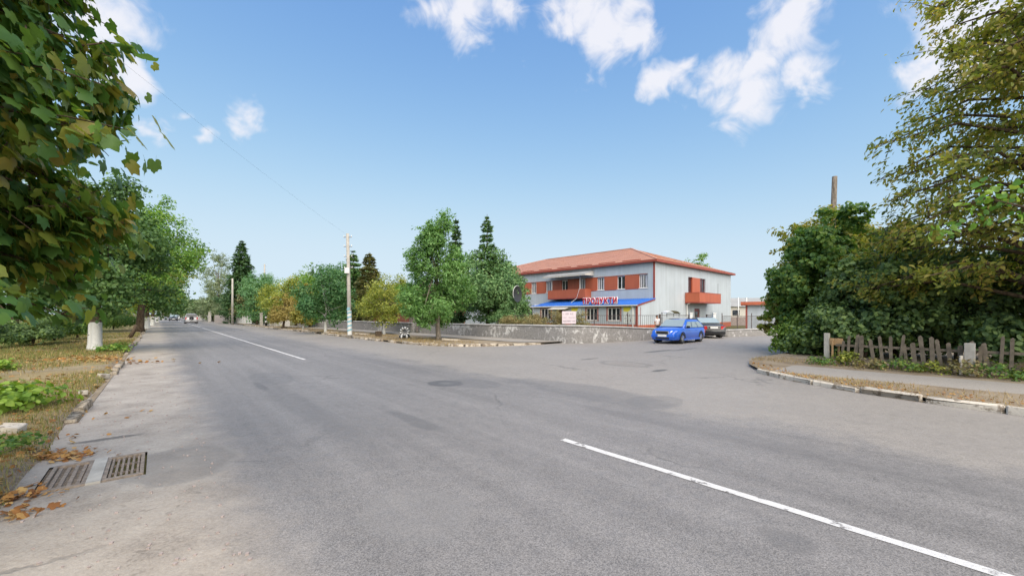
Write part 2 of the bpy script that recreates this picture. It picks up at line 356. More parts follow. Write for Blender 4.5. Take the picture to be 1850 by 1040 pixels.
def wallmat():
    m = Mat('peeling_limewash'); p = m.pos(); v = m.scalev(p, (1, 1, .7))
    n = m.noise(2.6, 9, .75, v, .8); big = m.noise(.22, 3, .5); f = m.step(m.math('ADD', n, m.math('MULTIPLY', m.math('SUBTRACT', big, .5), .7)), .535, .63)
    d = m.noise(9, 5, .7)
    c = m.mix(f, m.ramp(d, [(.3, (.17, .16, .155)), (.7, (.31, .295, .285))]), m.ramp(d, [(.3, (.46, .45, .44)), (.7, (.62, .60, .59))]))
    m.set(Base_Color=c, Roughness=.95); m.bump(m.math('ADD', m.noise(12, 6, .7), m.math('MULTIPLY', f, .5)), .6, .03); return m.m
M['wall'] = wallmat()
M['cap'] = plain('wall_capping', (.36, .35, .34), .95, .25, 3, bump=.4)
M['concrete'] = plain('concrete', (.38, .36, .33), .92, .2, 5, bump=.4)
M['pale_concrete'] = plain('pale_concrete', (.5, .47, .43), .92, .15, 5, bump=.3)
def siding(name, col, axis=None, scale=1.0):
    m = Mat(name); n = m.noise(.5, 3)
    sv = m.noise(1.2, 5, .6, m.scalev(m.pos(), (2.2, 2.2, .12))); base = m.ramp(n, [(.3, tuple(c*.93 for c in col)), (.7, tuple(c*1.05 for c in col))])
    m.set(Base_Color=m.mix(1.0, base, m.ramp(sv, [(.35, (.91, .91, .90)), (.6, (1.02, 1.02, 1.02))]), 'MULTIPLY'), Roughness=.5)
    w = m.n('ShaderNodeTexWave', wave_type='BANDS', bands_direction='X', wave_profile='SIN'); w.inputs['Scale'].default_value = 3.2*scale
    m.L(m.obj(), w.inputs['Vector']); m.bump(w.outputs['Fac'], .1, .02); return m.m
M['siding'] = siding('grey_blue_siding', (.435, .475, .515))
M['red'] = siding('rust_red_sheet', (.42, .105, .05))
M['trim'] = plain('red_brown_trim', (.30, .062, .04), .5, .1, 2)
def tilemat(name, col):
    m = Mat(name); n = m.noise(.6, 4); n2 = m.noise(5, 4)
    c = m.ramp(m.math('ADD', m.math('MULTIPLY', n, .6), m.math('MULTIPLY', n2, .4)), [(.35, tuple(x*.88 for x in col)), (.65, tuple(x*1.1 for x in col))])
    m.set(Base_Color=c, Roughness=.55); w = m.n('ShaderNodeTexWave', wave_type='BANDS', bands_direction='Z'); w.inputs['Scale'].default_value = 2.4; m.L(m.obj(), w.inputs['Vector'])
    m.bump(w.outputs['Fac'], .15, .03); return m.m
M['roof'] = tilemat('salmon_metal_tile', (.45, .215, .14))
M['blue_roof'] = plain('blue_sheet_roof', (.035, .155, .52), .4, .08, .8)
M['white_paint'] = plain('white_plastic', (.72, .71, .69), .4, .06, 3)
mm = Mat('window_glass'); mm.set(Base_Color=mm.ramp(mm.noise(1.4, 3), [(.35, (.012, .014, .018)), (.7, (.06, .065, .075))]), Roughness=.06); M['glass'] = mm.m
M['curtain'] = plain('pale_curtain', (.5, .49, .5), .9, .1, 8)
M['dark_red'] = plain('maroon_door', (.16, .022, .025), .45, .12, 3)
M['dark'] = plain('dark_metal', (.03, .03, .032), .5, .2, 6)
M['fence_metal'] = plain('rusty_dark_rail', (.08, .06, .055), .7, .3, 8)
M['gate_grey'] = siding('grey_gate_sheet', (.42, .45, .47))
M['letter_red'] = plain('sign_red', (.50, .012, .045), .4, .05, 3)
M['letter_white'] = plain('sign_white', (.85, .83, .84), .4, .04, 3)
M['pink'] = plain('pink_board', (.66, .56, .60), .6, .06, 3)
M['ink'] = plain('faded_ink', (.22, .16, .2), .7, .1, 9)
M['yellow'] = plain('poster_yellow', (.7, .6, .06), .5, .08, 4)
M['poster'] = plain('poster_white', (.64, .67, .64), .5, .08, 5)
M['brick'] = plain('red_brick', (.24, .085, .055), .9, .25, 9, bump=.3)
M['block'] = plain('grey_pink_block', (.33, .275, .26), .92, .2, 4, bump=.4)
M['brown_roof'] = tilemat('brown_roof_tile', (.2, .085, .05))
M['slate'] = plain('grey_slate', (.27, .27, .27), .85, .15, 1)
M['weathered'] = plain('weathered_plank', (.14, .115, .088), .92, .38, 7, bump=.4)
M['brown_plank'] = plain('brown_plank', (.17, .12, .09), .9, .3, 6, bump=.4)
M['iron'] = plain('grate_iron', (.235, .19, .155), .8, .4, 22, bump=.5)
M['black'] = plain('black_hole', (.008, .007, .006), .9, .3, 6)
M['tyre'] = plain('tyre_rubber', (.02, .02, .021), .8, .2, 12)
M['whitewash'] = kerbmat('limewashed_bark', (.66, .65, .62), (.2, .16, .12), .60)
def bark(name, a, b):
    m = Mat(name); v = m.scalev(m.pos(), (1, 1, .25)); n = m.noise(14, 6, .7, v)
    m.set(Base_Color=m.ramp(n, [(.35, a), (.65, b)]), Roughness=.95); m.b.inputs['Specular IOR Level'].default_value = .1; m.bump(n, .8, .03); return m.m
M['bark'] = bark('bark', (.045, .032, .022), (.14, .105, .075))
M['grey_bark'] = bark('grey_bark', (.1, .085, .07), (.26, .22, .18))
M['rust_plate'] = plain('tan_plate', (.38, .24, .12), .8, .2, 8)
M['pole'] = plain('pole_concrete', (.36, .335, .30), .92, .22, 4, bump=.3)
M['blue_paint'] = plain('blue_stripe_paint', (.2, .36, .42), .7, .2, 8)
M['green_sheet'] = plain('green_sheet', (.02, .12, .07), .6, .15, 3)
# foliage
M['maple'] = leaf_mat('maple_leaf', [(0.036, 0.095, 0.034), (0.056, 0.134, 0.039), (0.084, 0.179, 0.045), (0.118, 0.224, 0.050), (0.168, 0.263, 0.056), (0.246, 0.280, 0.056), (0.336, 0.269, 0.067)], 0.45, .42, .9)
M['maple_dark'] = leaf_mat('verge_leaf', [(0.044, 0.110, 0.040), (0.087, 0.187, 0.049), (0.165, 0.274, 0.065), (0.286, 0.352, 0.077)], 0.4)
M['deep_leaf'] = leaf_mat('shaded_verge_leaf', [(0.036, 0.081, 0.033), (0.065, 0.139, 0.045), (0.106, 0.195, 0.059), (0.163, 0.260, 0.081)], 0.4)  # darker copy of the verge leaf, shade put into its colour
M['lime'] = leaf_mat('lime_leaf', [(0.059, 0.148, 0.029), (0.118, 0.255, 0.050), (0.216, 0.363, 0.069), (0.334, 0.432, 0.099)], 0.42)
M['birch'] = leaf_mat('birch_leaf', [(0.067, 0.161, 0.046), (0.115, 0.241, 0.069), (0.172, 0.322, 0.098), (0.241, 0.391, 0.138)], 0.42, .5, .35)
M['green'] = leaf_mat('fresh_leaf', [(.035, .11, .04), (.06, .17, .06), (.11, .23, .09), (.17, .3, .13)], 0.42)
M['bluegreen'] = leaf_mat('blue_green_leaf', [(0.064, 0.146, 0.064), (0.109, 0.236, 0.100), (0.181, 0.345, 0.164), (0.272, 0.436, 0.217)], 0.42)
M['olive'] = leaf_mat('olive_leaf', [(0.091, 0.127, 0.027), (0.181, 0.236, 0.046), (0.327, 0.363, 0.073), (0.489, 0.472, 0.109)], 0.42)
M['yellow_leaf'] = leaf_mat('yellowing_leaf', [(.13, .15, .03), (.22, .22, .045), (.32, .29, .06), (.4, .34, .09)], .35)
M['orange_leaf'] = leaf_mat('rusty_leaf', [(.14, .12, .035), (.24, .2, .055), (.34, .27, .08), (.42, .32, .11)], .35)
M['spruce'] = leaf_mat('spruce_needle', [(0.026, 0.066, 0.030), (0.055, 0.121, 0.049), (0.097, 0.186, 0.077), (0.164, 0.252, 0.109)], 0.25, .6, .8)
M['dark_conifer'] = leaf_mat('juniper_needle', [(0.042, 0.097, 0.039), (0.085, 0.180, 0.064), (0.144, 0.264, 0.097), (0.240, 0.361, 0.144)], 0.25, .6, .8)
M['tan_conifer'] = leaf_mat('yellowed_conifer', [(.06, .085, .03), (.11, .13, .05), (.18, .18, .07), (.25, .22, .10)], 0.25, .6, .8)
M['grey_leaf'] = leaf_mat('grey_green_leaf', [(0.097, 0.138, 0.081), (0.162, 0.219, 0.121), (0.243, 0.300, 0.170), (0.340, 0.389, 0.243)], .3)
M['haze_leaf'] = leaf_mat('far_leaf', [(0.088, 0.140, 0.070), (0.150, 0.211, 0.105), (0.228, 0.298, 0.150), (0.316, 0.386, 0.211)], .3, .6, .15)  # paler, greyer greens: distance haze is put into the leaf colour
M['hedge'] = leaf_mat('vine_leaf', [(0.043, 0.085, 0.040), (0.094, 0.161, 0.067), (0.171, 0.263, 0.094), (0.278, 0.386, 0.123)], 0.4, .5, .6)
M['walnut'] = leaf_mat('walnut_leaf', [(0.079, 0.112, 0.029), (0.152, 0.198, 0.042), (0.244, 0.277, 0.059), (0.343, 0.330, 0.079), (0.437, 0.330, 0.112)], 0.55, .5, .6)
M['light_shrub'] = leaf_mat('light_shrub_leaf', [(0.072, 0.129, 0.029), (0.129, 0.229, 0.043), (0.215, 0.329, 0.064), (0.286, 0.386, 0.086)], 0.45)
M['dry_bush'] = leaf_mat('dry_bush', [(.14, .1, .045), (.24, .19, .085), (.32, .27, .13), (.28, .29, .13)], .3, .7, 1.2)
M['bright_weed'] = leaf_mat('bright_weed', [(.09, .17, .02), (.16, .28, .03), (.25, .38, .05), (.32, .42, .08)], .35, .5, 1.5)
M['grass'] = leaf_mat('grass_blade', [(.075, .11, .022), (.14, .17, .04), (.24, .235, .07), (.34, .3, .11)], .3, .7, .45)
M['dry_grass'] = leaf_mat('dry_grass_blade', [(.16, .1, .045), (.27, .185, .08), (.38, .28, .13), (.43, .34, .18)], .3, .7, .7)
M['litter'] = leaf_mat('fallen_leaf', [(.14, .055, .02), (.27, .12, .035), (.4, .22, .07), (.48, .33, .14)], .2, .7, 1.5)
# ------------------------------------------------------------------ ground sheets
def smooth_noise(seed):
    r = np.random.default_rng(seed); k = r.normal(0, 1, (14, 2)); k = k/np.linalg.norm(k, axis=1)[:, None]*r.uniform(.3, 3.2, 14)[:, None]; ph = r.uniform(0, 6.28, 14)
    w = 1/np.linalg.norm(k, axis=1); w /= w.sum()
    return lambda x, y: sum(w[i]*np.sin(k[i, 0]*x+k[i, 1]*y+ph[i]) for i in range(14))
NZ = smooth_noise(3)
g = MB(); g.quad((-1500, -200, -.04), (1500, -200, -.04), (1500, 2500, -.04), (-1500, 2500, -.04))
tag(g.build('ground', M['ground']), 'flat grassy ground stretching away to the horizon', 'ground', kind='structure')
g = MB(); HS0, HS1, HT0, HT1 = 5.84, 6.78, -.9, -.09                # opening left for the drain pit
for a, b, c, d in ((-45, HS0, -2.2, 10.7), (HS1, 420, -2.2, 10.7), (HS0, HS1, -2.2, HT0), (HS0, HS1, HT1, 10.7), (1.5, 16.5, 10.7, 70), (-45, 1.5, 10.7, 15), (16.5, 40, 10.7, 16)):
    g.quad(W(a, c), W(b, c), W(b, d), W(a, d))
tag(g.build('road', M['road']), 'worn grey asphalt road with dusty side street mouth', 'road', kind='structure')
def lane(s0, s1, t0, w):
    n = max(2, int((s1-s0)/.25)); L_ = []; R_ = []
    q = MB()
    for i in range(n+1):
        s = s0+(s1-s0)*i/n; e1 = w/2+random.uniform(-.008, .004); e2 = w/2+random.uniform(-.008, .004); L_.append(W(s, t0-e1, .004)); R_.append(W(s, t0+e2, .004))
    V = L_+R_; q.add(V, [(i, i+1, n+2+i, n+1+i) for i in range(n)])
    return q
for (s0, s1, lab) in ((-4.5, 3.75, 'long white centre line dash running out at the lower right'), (16.6, 62, 'long thin white centre line dash in mid road'), (66, 150, 'far white centre line dash near the distant grey car')):
    tag(lane(s0, s1, 4.16, .105).build('road_marking', M['paint']), lab, 'road marking', kind='structure')
def grid_sheet(name, A, B, nz, mat, label, nt=24, zf=None, cat='verge'):
    """a sheet between two polylines A and B (same count), split across; zf(point, u) gives the height"""
    A = np.array(A, float); B = np.array(B, float); n = len(A); V = []
    u = ((np.arange(nt+1)/nt)**1.4)[None, :, None]; Q = A[:, None, :]*(1-u)+B[:, None, :]*u; z = zf(Q, u[..., 0]); V = np.concatenate([Q, (z+0*Q[..., 0])[..., None]], 2).reshape(-1, 3)
    F = [(i*(nt+1)+j, i*(nt+1)+j+1, (i+1)*(nt+1)+j+1, (i+1)*(nt+1)+j) for i in range(n-1) for j in range(nt)]
    me = mesh_np(name, V, F, True); o = link(name, me, mat); return tag(o, label, cat, kind='structure')
# left verge
ss = list(np.arange(-6, 14, .16))+list(np.arange(14, 40, .35))+list(np.arange(40, 300, 3.0))
def verge_edge(s): return -1.0+.18*NZ(s*1.1, 2.0)+.10*NZ(s*3.7, 9.0)
def verge_z(p, u=None):
    p = np.asarray(p, float); x, y = p[..., 0], p[..., 1]; s = x*D[0]+y*D[1]; t = x*N[0]+y*N[1]; k = np.clip((verge_edge(s)-t)/.16, 0, 1); k = k*k*(3-2*k)
    return -.02+k*(.10+.025*NZ(x*1.8, y*1.8)+.012*NZ(x*6, y*6))+np.clip((-t-6)*.03, 0, .5)*k
grid_sheet('verge', [W(s, -.55)[:2] for s in ss], [W(s, -16)[:2] for s in ss], 0, M['verge'], 'left roadside verge of dry and green grass with fallen leaves', 60, verge_z)
# far right verge: from the kerb to the low wall
KERB_FAR = [(150, 9.7), (100, 9.9), (75, 10.1), (58, 10.2), (41, 10.5), (32, 10.5), (26, 10.5), (22, 10.6), (19.6, 11.0), (18.0, 11.9), (17.1, 13.2), (16.6, 14.8), (16.2, 16.4)]
def resample(pts, step):
    pts = [np.array(p, float) for p in pts]; out = [pts[0]]; 
    for a, b in zip(pts[:-1], pts[1:]):
        n = max(1, int(round(np.linalg.norm(b-a)/step)))
        for i in range(1, n+1): out.append(a+(b-a)*i/n)
    return out
WC = np.array([3.37, 23.9]); WFAR = np.array([-28.5, 54.7])
def wall_t(s): 
    a = ST(WC); b = ST(WFAR); return a[1]+(b[1]-a[1])*(s-a[0])/(b[0]-a[0]) if s > a[0] else a[1]
KF = resample(KERB_FAR, .5)
A = []; B = []
for s, t in KF:
    A.append(W(s, t+.05)[:2]); sb = s+max(0, (14.8-t))*.0; B.append(W(max(s, 15.9), max(wall_t(s), t+.6))[:2])
grid_sheet('verge', A, B, .1, M['dry_verge'], 'dry earth strip between far kerb and low wall', 14, lambda p, u: .085+.02*NZ(p[..., 0]*1.5, p[..., 1]*1.5))
A = []; B = []
for s, t in KF:
    w1 = max(wall_t(s), t+.6); A.append(W(max(s, 15.9), w1-max(.1, min(2.6, (w1-t)*.5)))[:2]); B.append(W(max(s, 15.9), w1)[:2])
grid_sheet('pavement', A, B, .115, M['path'], 'pale trodden pavement along the low limewashed wall', 3, lambda p, u: .115+.01*NZ(p[..., 0], p[..., 1]), 'pavement')
# right corner island
KERB_NEAR = [ST(G(1352, 655)), ST(G(1352, 662)), ST(G(1372, 673)), ST(G(1440, 689)), ST(G(1540, 707)), ST(G(1646, 723)), ST(G(1790, 742)), ST(G(1850, 751)), (-4, 10.7), (-14, 10.5), (-30, 10.4)]
KN = resample(KERB_NEAR, .3)
s_end = KERB_NEAR[0][0]
isl_z = lambda p, u: .085+.018*NZ(p[..., 0]*2.2, p[..., 1]*2.2)+.04*np.clip(p[..., 0]*N[0]+p[..., 1]*N[1]-15.8, 0, 1)
grid_sheet('verge', [W(s, t+.07)[:2] for s, t in KN], [W(min(s, 5.0), 30)[:2] for s, t in KN], .1, M['dry_verge'], 'dry grass corner strip in front of picket fence', 60, isl_z)
PA = []; PB = []
for s in np.arange(3.9, -30, -.4): PA.append(W(s, 13.0+.12*NZ(s, 1))[:2]); PB.append(W(s, 15.75+.15*NZ(s*1.3, 5))[:2])
grid_sheet('pavement', PA, PB, .13, M['path'], 'grey asphalt footpath in front of picket fence', 4, lambda p, u: .108+.004*NZ(p[..., 0]*2, p[..., 1]*2)-.06*((u < .01) | (u > .99)), 'pavement')
# ------------------------------------------------------------------ kerbs
def stone_meshes(mat, n, L0, w, h, seed):
    r = random.Random(seed); out = []
    for i in range(n):
        b = MB(); b.box((0, 0, 0), (L0, w, h)); me = b.mesh('kerb_stone', True, None, .022)
        for v in me.vertices:
            v.co.x += r.uniform(-.012, .012); v.co.y += r.uniform(-.012, .012); v.co.z += r.uniform(-.01, .01)+(-.03 if abs(v.co.x) > L0*.45 and r.random() < .3 and v.co.z > 0 else 0)
        me.materials.append(mat); out.append(me)
    return out
def kerb(name, label, path, mat, L0, w, h, top, miss, wob, seed, smax=60):
    r = random.Random(seed); ms = stone_meshes(mat, 5, L0*.97, w, h, seed)
    bed = MB(); pts = [W(s, t)[:2] for s, t in path]
    for a, b in zip(pts[:-1], pts[1:]):
        if np.linalg.norm(b-a) > 1e-3: bed.bar((*a, -.01), (*b, -.01), w*.6, .05)
    root = bed.build(name, M['dry_verge']); tag(root, label, 'kerb', kind='structure')
    pl = resample([W(s, t)[:2] for s, t in path], .05); acc = 0; i = 0; cnt = 0
    seg = max(1, int(L0/.05))
    cum = [0]
    for a, b in zip(pl[:-1], pl[1:]): cum.append(cum[-1]+np.linalg.norm(b-a))
    cum = np.array(cum); pl = np.array(pl); x = 0
    while x+L0 < cum[-1] and cnt < 280:
        a = np.array([np.interp(x, cum, pl[:, k]) for k in (0, 1)]); b = np.array([np.interp(x+L0, cum, pl[:, k]) for k in (0, 1)]); x += L0+r.uniform(.0, .05)
        if r.random() < miss: continue
        c = (a+b)/2; o = link('kerb_stone', r.choice(ms), None, root); cnt += 1
        o.location = (c[0]+r.uniform(-wob, wob), c[1]+r.uniform(-wob, wob), top-h/2+r.uniform(-wob, wob*.4))
        o.rotation_euler = (r.uniform(-wob, wob)*2.5, r.uniform(-wob, wob)*1.2, math.atan2(b[1]-a[1], b[0]-a[0])+r.uniform(-wob, wob))
    return root
kerb('kerb', 'worn cream kerb curving round the far corner towards the low wall', [p for p in KERB_FAR if p[0] < 80], M['kerb_old'], .85, .17, .26, .135, .12, .035, 4)
kerb('kerb', 'broken limewashed kerb along the near right corner', KERB_NEAR[2:], M['kerb_white'], 1.0, .16, .28, .135, .08, .022, 11)
kerb('kerb', 'sunken broken kerb stones along the left verge', [(9.3, -.98), (16.5, -.95), (60, -.95), (70, -.95)], M['kerb_dirty'], .8, .15, .22, .10, .42, .05, 8)
# ------------------------------------------------------------------ shop building
rv = np.array([.729, .684]); rv = rv/np.linalg.norm(rv); lv = np.array([-rv[1], rv[0]]); C0 = np.array([14.64, 42.0])
class Frame:
    def __init__(s, o, u, n): s.o = np.array(o, float)[:2]; s.u = np.array(u, float); s.n = np.array(n, float); s.rz = math.atan2(s.u[1], s.u[0])
    def p(s, x, z, d=0.0): q = s.o+s.u*x+s.n*d; return np.array([q[0], q[1], z])
    def box(s, mb, x0, x1, z0, z1, d0, d1):
        c = s.p((x0+x1)/2, (z0+z1)/2, (d0+d1)/2); mb.box(c, (abs(x1-x0), abs(d1-d0), z1-z0), s.rz); return mb
FF = Frame(C0, lv, -rv)                   # upper front wall, x runs left
FE = Frame(C0-3.39*rv, lv, -rv)           # shop front
FR = Frame(C0, rv, -lv)                   # right gable wall, x runs back
BL, BA, EV = 33.5, 21.4, 7.05
bld = empty('shop_building', (*C0, 0), 'long two storey grey clad shop building with salmon hip roof and rust red window band', 'building')
def fb(fr, *a): return fr.box(MB(), *a)
def window(fr, x0, x1, z0, z1, mull=1, depth=.16, frame=M['white_paint'], parent=None, curtain=False):
    parent = parent or bld
    b = MB(); w = .075
    for r in ((x0, x0+w, z0, z1), (x1-w, x1, z0, z1), (x0+w, x1-w, z0, z0+w), (x0+w, x1-w, z1-w, z1)): fr.box(b, *r, -depth, -depth+.07)
    fo = b.build('window', frame, parent)
    fb(fr, x0+w*.5, x1-w*.5, z0+w*.5, z1-w*.5, -depth+.012, -depth+.03).build('pane', M['glass'], fo)
    for k in range(mull):
        xm = x0+(x1-x0)*(k+1)/(mull+1); fb(fr, xm-.04, xm+.04, z0+w, z1-w, -depth+.032, -depth+.066).build('mullion', frame, fo)
    if curtain:
        for (a, c) in ((.12, .32), (.68, .86)): fb(fr, x0+(x1-x0)*a, x0+(x1-x0)*c, z0+w*1.3, z1-w*1.3, -depth+.031, -depth+.035).build('curtain', M['curtain'], fo)
    fb(fr, x0-.05, x1+.05, z0-.05, z0-.003, -depth+.07, .05).build('sill', frame, fo)
    return fo
# upper front wall as strips round the window band
Z0, Z1 = 4.4, 5.88
wins = [0.8+2.645*k for k in range(12)]
fb(FF, .0, BL, 3.0, Z0, -.3, 0).build('wall', M['siding'], bld)
fb(FF, .0, BL, Z1, EV, -.3, 0).build('wall', M['siding'], bld)
fb(FF, .0, wins[0], Z0, Z1, -.3, -.001).build('wall', M['siding'], bld)
fb(FF, 14.0, BL, 0, 3.0, -.3, -.002).build('wall', M['siding'], bld)
for k, x in enumerate(wins):
    window(FF, x, x+1.0, Z0+.02, Z1-.02, 1, .2, curtain=(k % 3 != 1))
    if k == 0: fb(FF, x-.001, x+.001, Z0, Z1, -.3, 0)
    x1 = wins[k+1] if k+1 < len(wins) else BL
    fb(FF, x+1.0, x1, Z0+.002, Z1-.002, -.3, .012).build('wall_panel', M['red'], bld)
fb(FF, .9, BL-.3, .5, EV-.3, -1.2, -.9).build('inner_partition', M['dark'], bld)
fb(FF, .78, BL, Z0-.05, Z0, .0, .03).build('band_trim', M['trim'], bld); fb(FF, .78, BL, Z1, Z1+.05, .0, .03).build('band_trim', M['trim'], bld)
fb(FF, -.03, .16, 3.2, EV, -.02, .035).build('corner_trim', M['trim'], bld)
# right gable wall
gb0, gb1 = 7.9, 12.8; gz0, gz1 = 4.1, 6.0
for r in ((-3.39, BA, .62, 2.42), ):
    pass
fb(FR, .301, 9.6, .0, 2.35, -.3, 0).build('wall', M['siding'], bld)
fb(FR, 11.1, BA, .0, 2.35, -.3, 0).build('wall', M['siding'], bld)
fb(FR, .301, BA, 2.35, gz0, -.3, -.001).build('wall', M['siding'], bld)
fb(FR, .301, gb0, gz0, gz1, -.3, 0).build('wall', M['siding'], bld); fb(FR, gb1, BA, gz0, gz1, -.3, 0).build('wall', M['siding'], bld)
fb(FR, .301, BA, gz1, EV, -.3, -.001).build('wall', M['siding'], bld)
# the part in front of the corner: side of the shop extension with a sloped head
q = MB(); q.slab([FR.p(-3.39, 0, -.3), FR.p(.3, 0, -.3), FR.p(.3, 3.2, -.3), FR.p(-3.39, 2.5, -.3)], [*(-lv), 0], .298); q.build('wall', M['siding'], bld)
fb(FR, gb0+1.1, gb1-1.6, gz0, gz1-.002, -.3, .01).build('wall_panel', M['red'], bld)
window(FR, gb0, gb0+1.1, gz0+.1, gz1-.03, 1, .22, M['dark_red']); window(FR, gb1-1.6, gb1, gz0+.1, gz1-.03, 1, .22, M['dark_red'])
dr = fb(FR, 9.6, 11.1, .05, 2.35, -.22, -.12).build('door', M['dark_red'], bld); fb(FR, 9.95, 10.75, .7, 2.0, -.119, -.1).build('pane', M['glass'], dr)
fb(FR, 10.2, 10.6, .9, 1.3, -.099, -.09).build('notice', M['letter_white'], dr)
fb(FR, -3.42, BA, 0, .62, 0.003, .03).build('plinth', M['red'], bld)
# side balcony
bz0, bz1 = 2.95, 4.1
bal = fb(FR, 7.0, 13.3, bz0, bz0+.14, .001, 1.64).build('balcony', M['trim'], bld)
fb(FR, 7.0, 13.3, bz0+.14, bz1, 1.58, 1.64).build('front_panel', M['red'], bal)
fb(FR, 7.0, 7.06, bz0+.14, bz1, .031, 1.58).build('side_panel', M['red'], bal); fb(FR, 13.24, 13.3, bz0+.14, bz1, .031, 1.58).build('side_panel', M['red'], bal)
r_ = MB(); FR.box(r_, 6.98, 13.32, bz1, bz1+.04, 1.57, 1.66); FR.box(r_, 6.98, 7.07, bz1, bz1+.04, .03, 1.57); FR.box(r_, 13.23, 13.32, bz1, bz1+.04, .03, 1.57); r_.build('handrail', M['trim'], bal)
MB().tube([FR.p(13.0, bz1, 1.4), FR.p(13.0, bz1+1.3, 1.4)], .018, 6).build('antenna', M['dark'], bal)
MB().tube([FR.p(7.3, .2, .12), FR.p(7.3, 2.75, .12), FR.p(7.15, 2.95, .5)], .06, 8).build('downpipe', M['white_paint'], bld)
# roof
OV = .45
def RP(a, b, z): p = C0+a*rv+b*lv; return (p[0], p[1], z)
e0 = [RP(-OV, -OV, 7.27), RP(-OV, BL+OV, 7.27), RP(BA+OV, BL+OV, 7.27), RP(BA+OV, -OV, 7.27)]
r1 = RP(BA/2, 9.0, 10.6); r2 = RP(BA/2, 24.5, 10.6)
q = MB(); q.add(e0+[r1, r2], [(0,1,5,4), (1,2,5), (2,3,4,5), (3,0,4)]); q.add([(p[0], p[1], p[2]-.03) for p in e0], [(3,2,1,0)])
roof = q.build('roof', M['roof'], bld)
# courses of metal tile as low steps on the two slopes in view
def courses(P0, P1, Q0, Q1, n, name='tile_course'):
    P0, P1, Q0, Q1 = map(np.array, (P0, P1, Q0, Q1)); q = MB(); nn = np.cross(P1-P0, Q0-P0); nn = nn/np.linalg.norm(nn); nn = nn if nn[2] > 0 else -nn
    for i in range(n):
        u0 = (i+.05)/n; u1 = (i+1.0)/n; a = P0+(Q0-P0)*u0; b = P1+(Q1-P1)*u0; c = P1+(Q1-P1)*u1; d = P0+(Q0-P0)*u1
        q.add([a+nn*.02, b+nn*.02, c+nn*.006, d+nn*.006, a+nn*.002, b+nn*.002], [(0,1,2,3), (4,5,1,0)])
    o = q.build(name, M['roof'], roof); o['kind'] = 'stuff'
courses(e0[0], e0[1], r1, r2, 34); courses(e0[3], e0[0], r1, r1, 30)
q = MB(); q.bar(np.array(e0[0])+[0, 0, .03], np.array(r1)+[0, 0, .05], .2, .07); q.bar(np.array(r1)+[0, 0, .05], np.array(r2)+[0, 0, .05], .2, .07); q.bar(np.array(e0[1])+[0, 0, .03], np.array(r2)+[0, 0, .05], .2, .07); q.build('ridge_cap', M['roof'], roof)
for i in range(4):
    a, b = e0[i], e0[(i+1) % 4]; MB().bar(np.array(a)-[0, 0, .13], np.array(b)-[0, 0, .13], .05, .2).build('fascia', M['trim'], roof)
ctr = np.mean(np.array(e0), 0)
q = MB(); q.add([(p[0]+(ctr[0]-p[0])*.002, p[1]+(ctr[1]-p[1])*.002, 7.055) for p in e0], [(0,1,2,3)]); q.build('soffit', M['trim'], roof)
for k in range(7): 
    x = 1.5+k*3.1; MB().bar(FF.p(x, 7.42, .12), FF.p(x+2.2, 7.42, .12), .03, .1).build('snow_guard', M['trim'], roof)
# front balcony with canopy
bal = fb(FF, 7.9, 13.6, 3.5, 3.62, .001, 1.2).build('balcony', M['trim'], bld)
fb(FF, 7.9, 13.6, 3.62, 4.6, 1.15, 1.2).build('front_panel', M['red'], bal)
fb(FF, 7.9, 7.95, 3.62, 4.6, .031, 1.15).build('side_panel', M['red'], bal); fb(FF, 13.55, 13.6, 3.62, 4.6, .031, 1.15).build('side_panel', M['red'], bal)
cp = MB(); cp.slab([FF.p(7.5, 6.72, .04), FF.p(14.0, 6.72, .04), FF.p(14.0, 6.25, 1.75), FF.p(7.5, 6.25, 1.75)], (0, 0, 1), .05); cpo = cp.build('canopy', M['slate'], bld)
fb(FF, 7.5, 14.0, 6.1, 6.245, 1.7, 1.75).build('fascia', M['pale_concrete'], cpo)
q = MB(); q.add([FF.p(7.52, 6.7, .05), FF.p(7.52, 6.12, .05), FF.p(7.52, 6.12, 1.69), FF.p(7.52, 6.25, 1.69), FF.p(7.55, 6.7, .05), FF.p(7.55, 6.12, .05), FF.p(7.55, 6.12, 1.69), FF.p(7.55, 6.25, 1.69)], [(0,1,2,3), (7,6,5,4), (0,4,5,1), (1,5,6,2), (2,6,7,3), (3,7,4,0)]); q.build('side_panel', M['pale_concrete'], cpo)
for x in (8.6, 12.9): fb(FF, x, x+.07, 4.6, 6.1, 1.14, 1.21).build('post', M['pale_concrete'], cpo)
MB().tube([FF.p(8.65, 4.7, 1.23), FF.p(9.0, 3.55, 1.3), FF.p(9.3, 3.0, 2.0)], .02, 6).build('cable', M['white_paint'], bld)
fb(FF, 8.0, 13.9, 3.24, 3.5, .0011, .02).build('wall_strip', M['siding'], bld)
# shop extension
ew = [(1.79, 3.53), (4.53, 6.2), (11.0, 12.8)]; xs = [0]+[v for p in ew for v in p]+[14.0]
fb(FE, 0, 14, .0, .94, -.25, 0).build('wall', M['siding'], bld); fb(FE, 0, 14, 2.42, 2.56, -.25, 0).build('wall', M['siding'], bld)
for i in range(0, len(xs), 2): fb(FE, xs[i], xs[i+1], .94, 2.42, -.25, -.001).build('wall', M['siding'], bld)
for a, b in ew:
    o = window(FE, a+.12, b-.12, 1.02, 2.34, 2, .1)
    s_ = MB()
    for r in ((a, a+.12, .94, 2.42), (b-.12, b, .94, 2.42), (a+.12, b-.12, 2.34, 2.42), (a+.12, b-.12, .94, 1.02)): FE.box(s_, *r, -.2, .02)
    s_.build('surround', M['trim'], o)
fb(FE, 0, 14, .3, 2.4, -.6, -.5).build('inner_partition', M['dark_red'], bld)
fb(FE, -.02, 14, 0, .66, .001, .035).build('plinth', M['red'], bld)
fb(FE, -.03, .2, .0, 2.56, -.01, .04).build('corner_trim', M['trim'], bld)
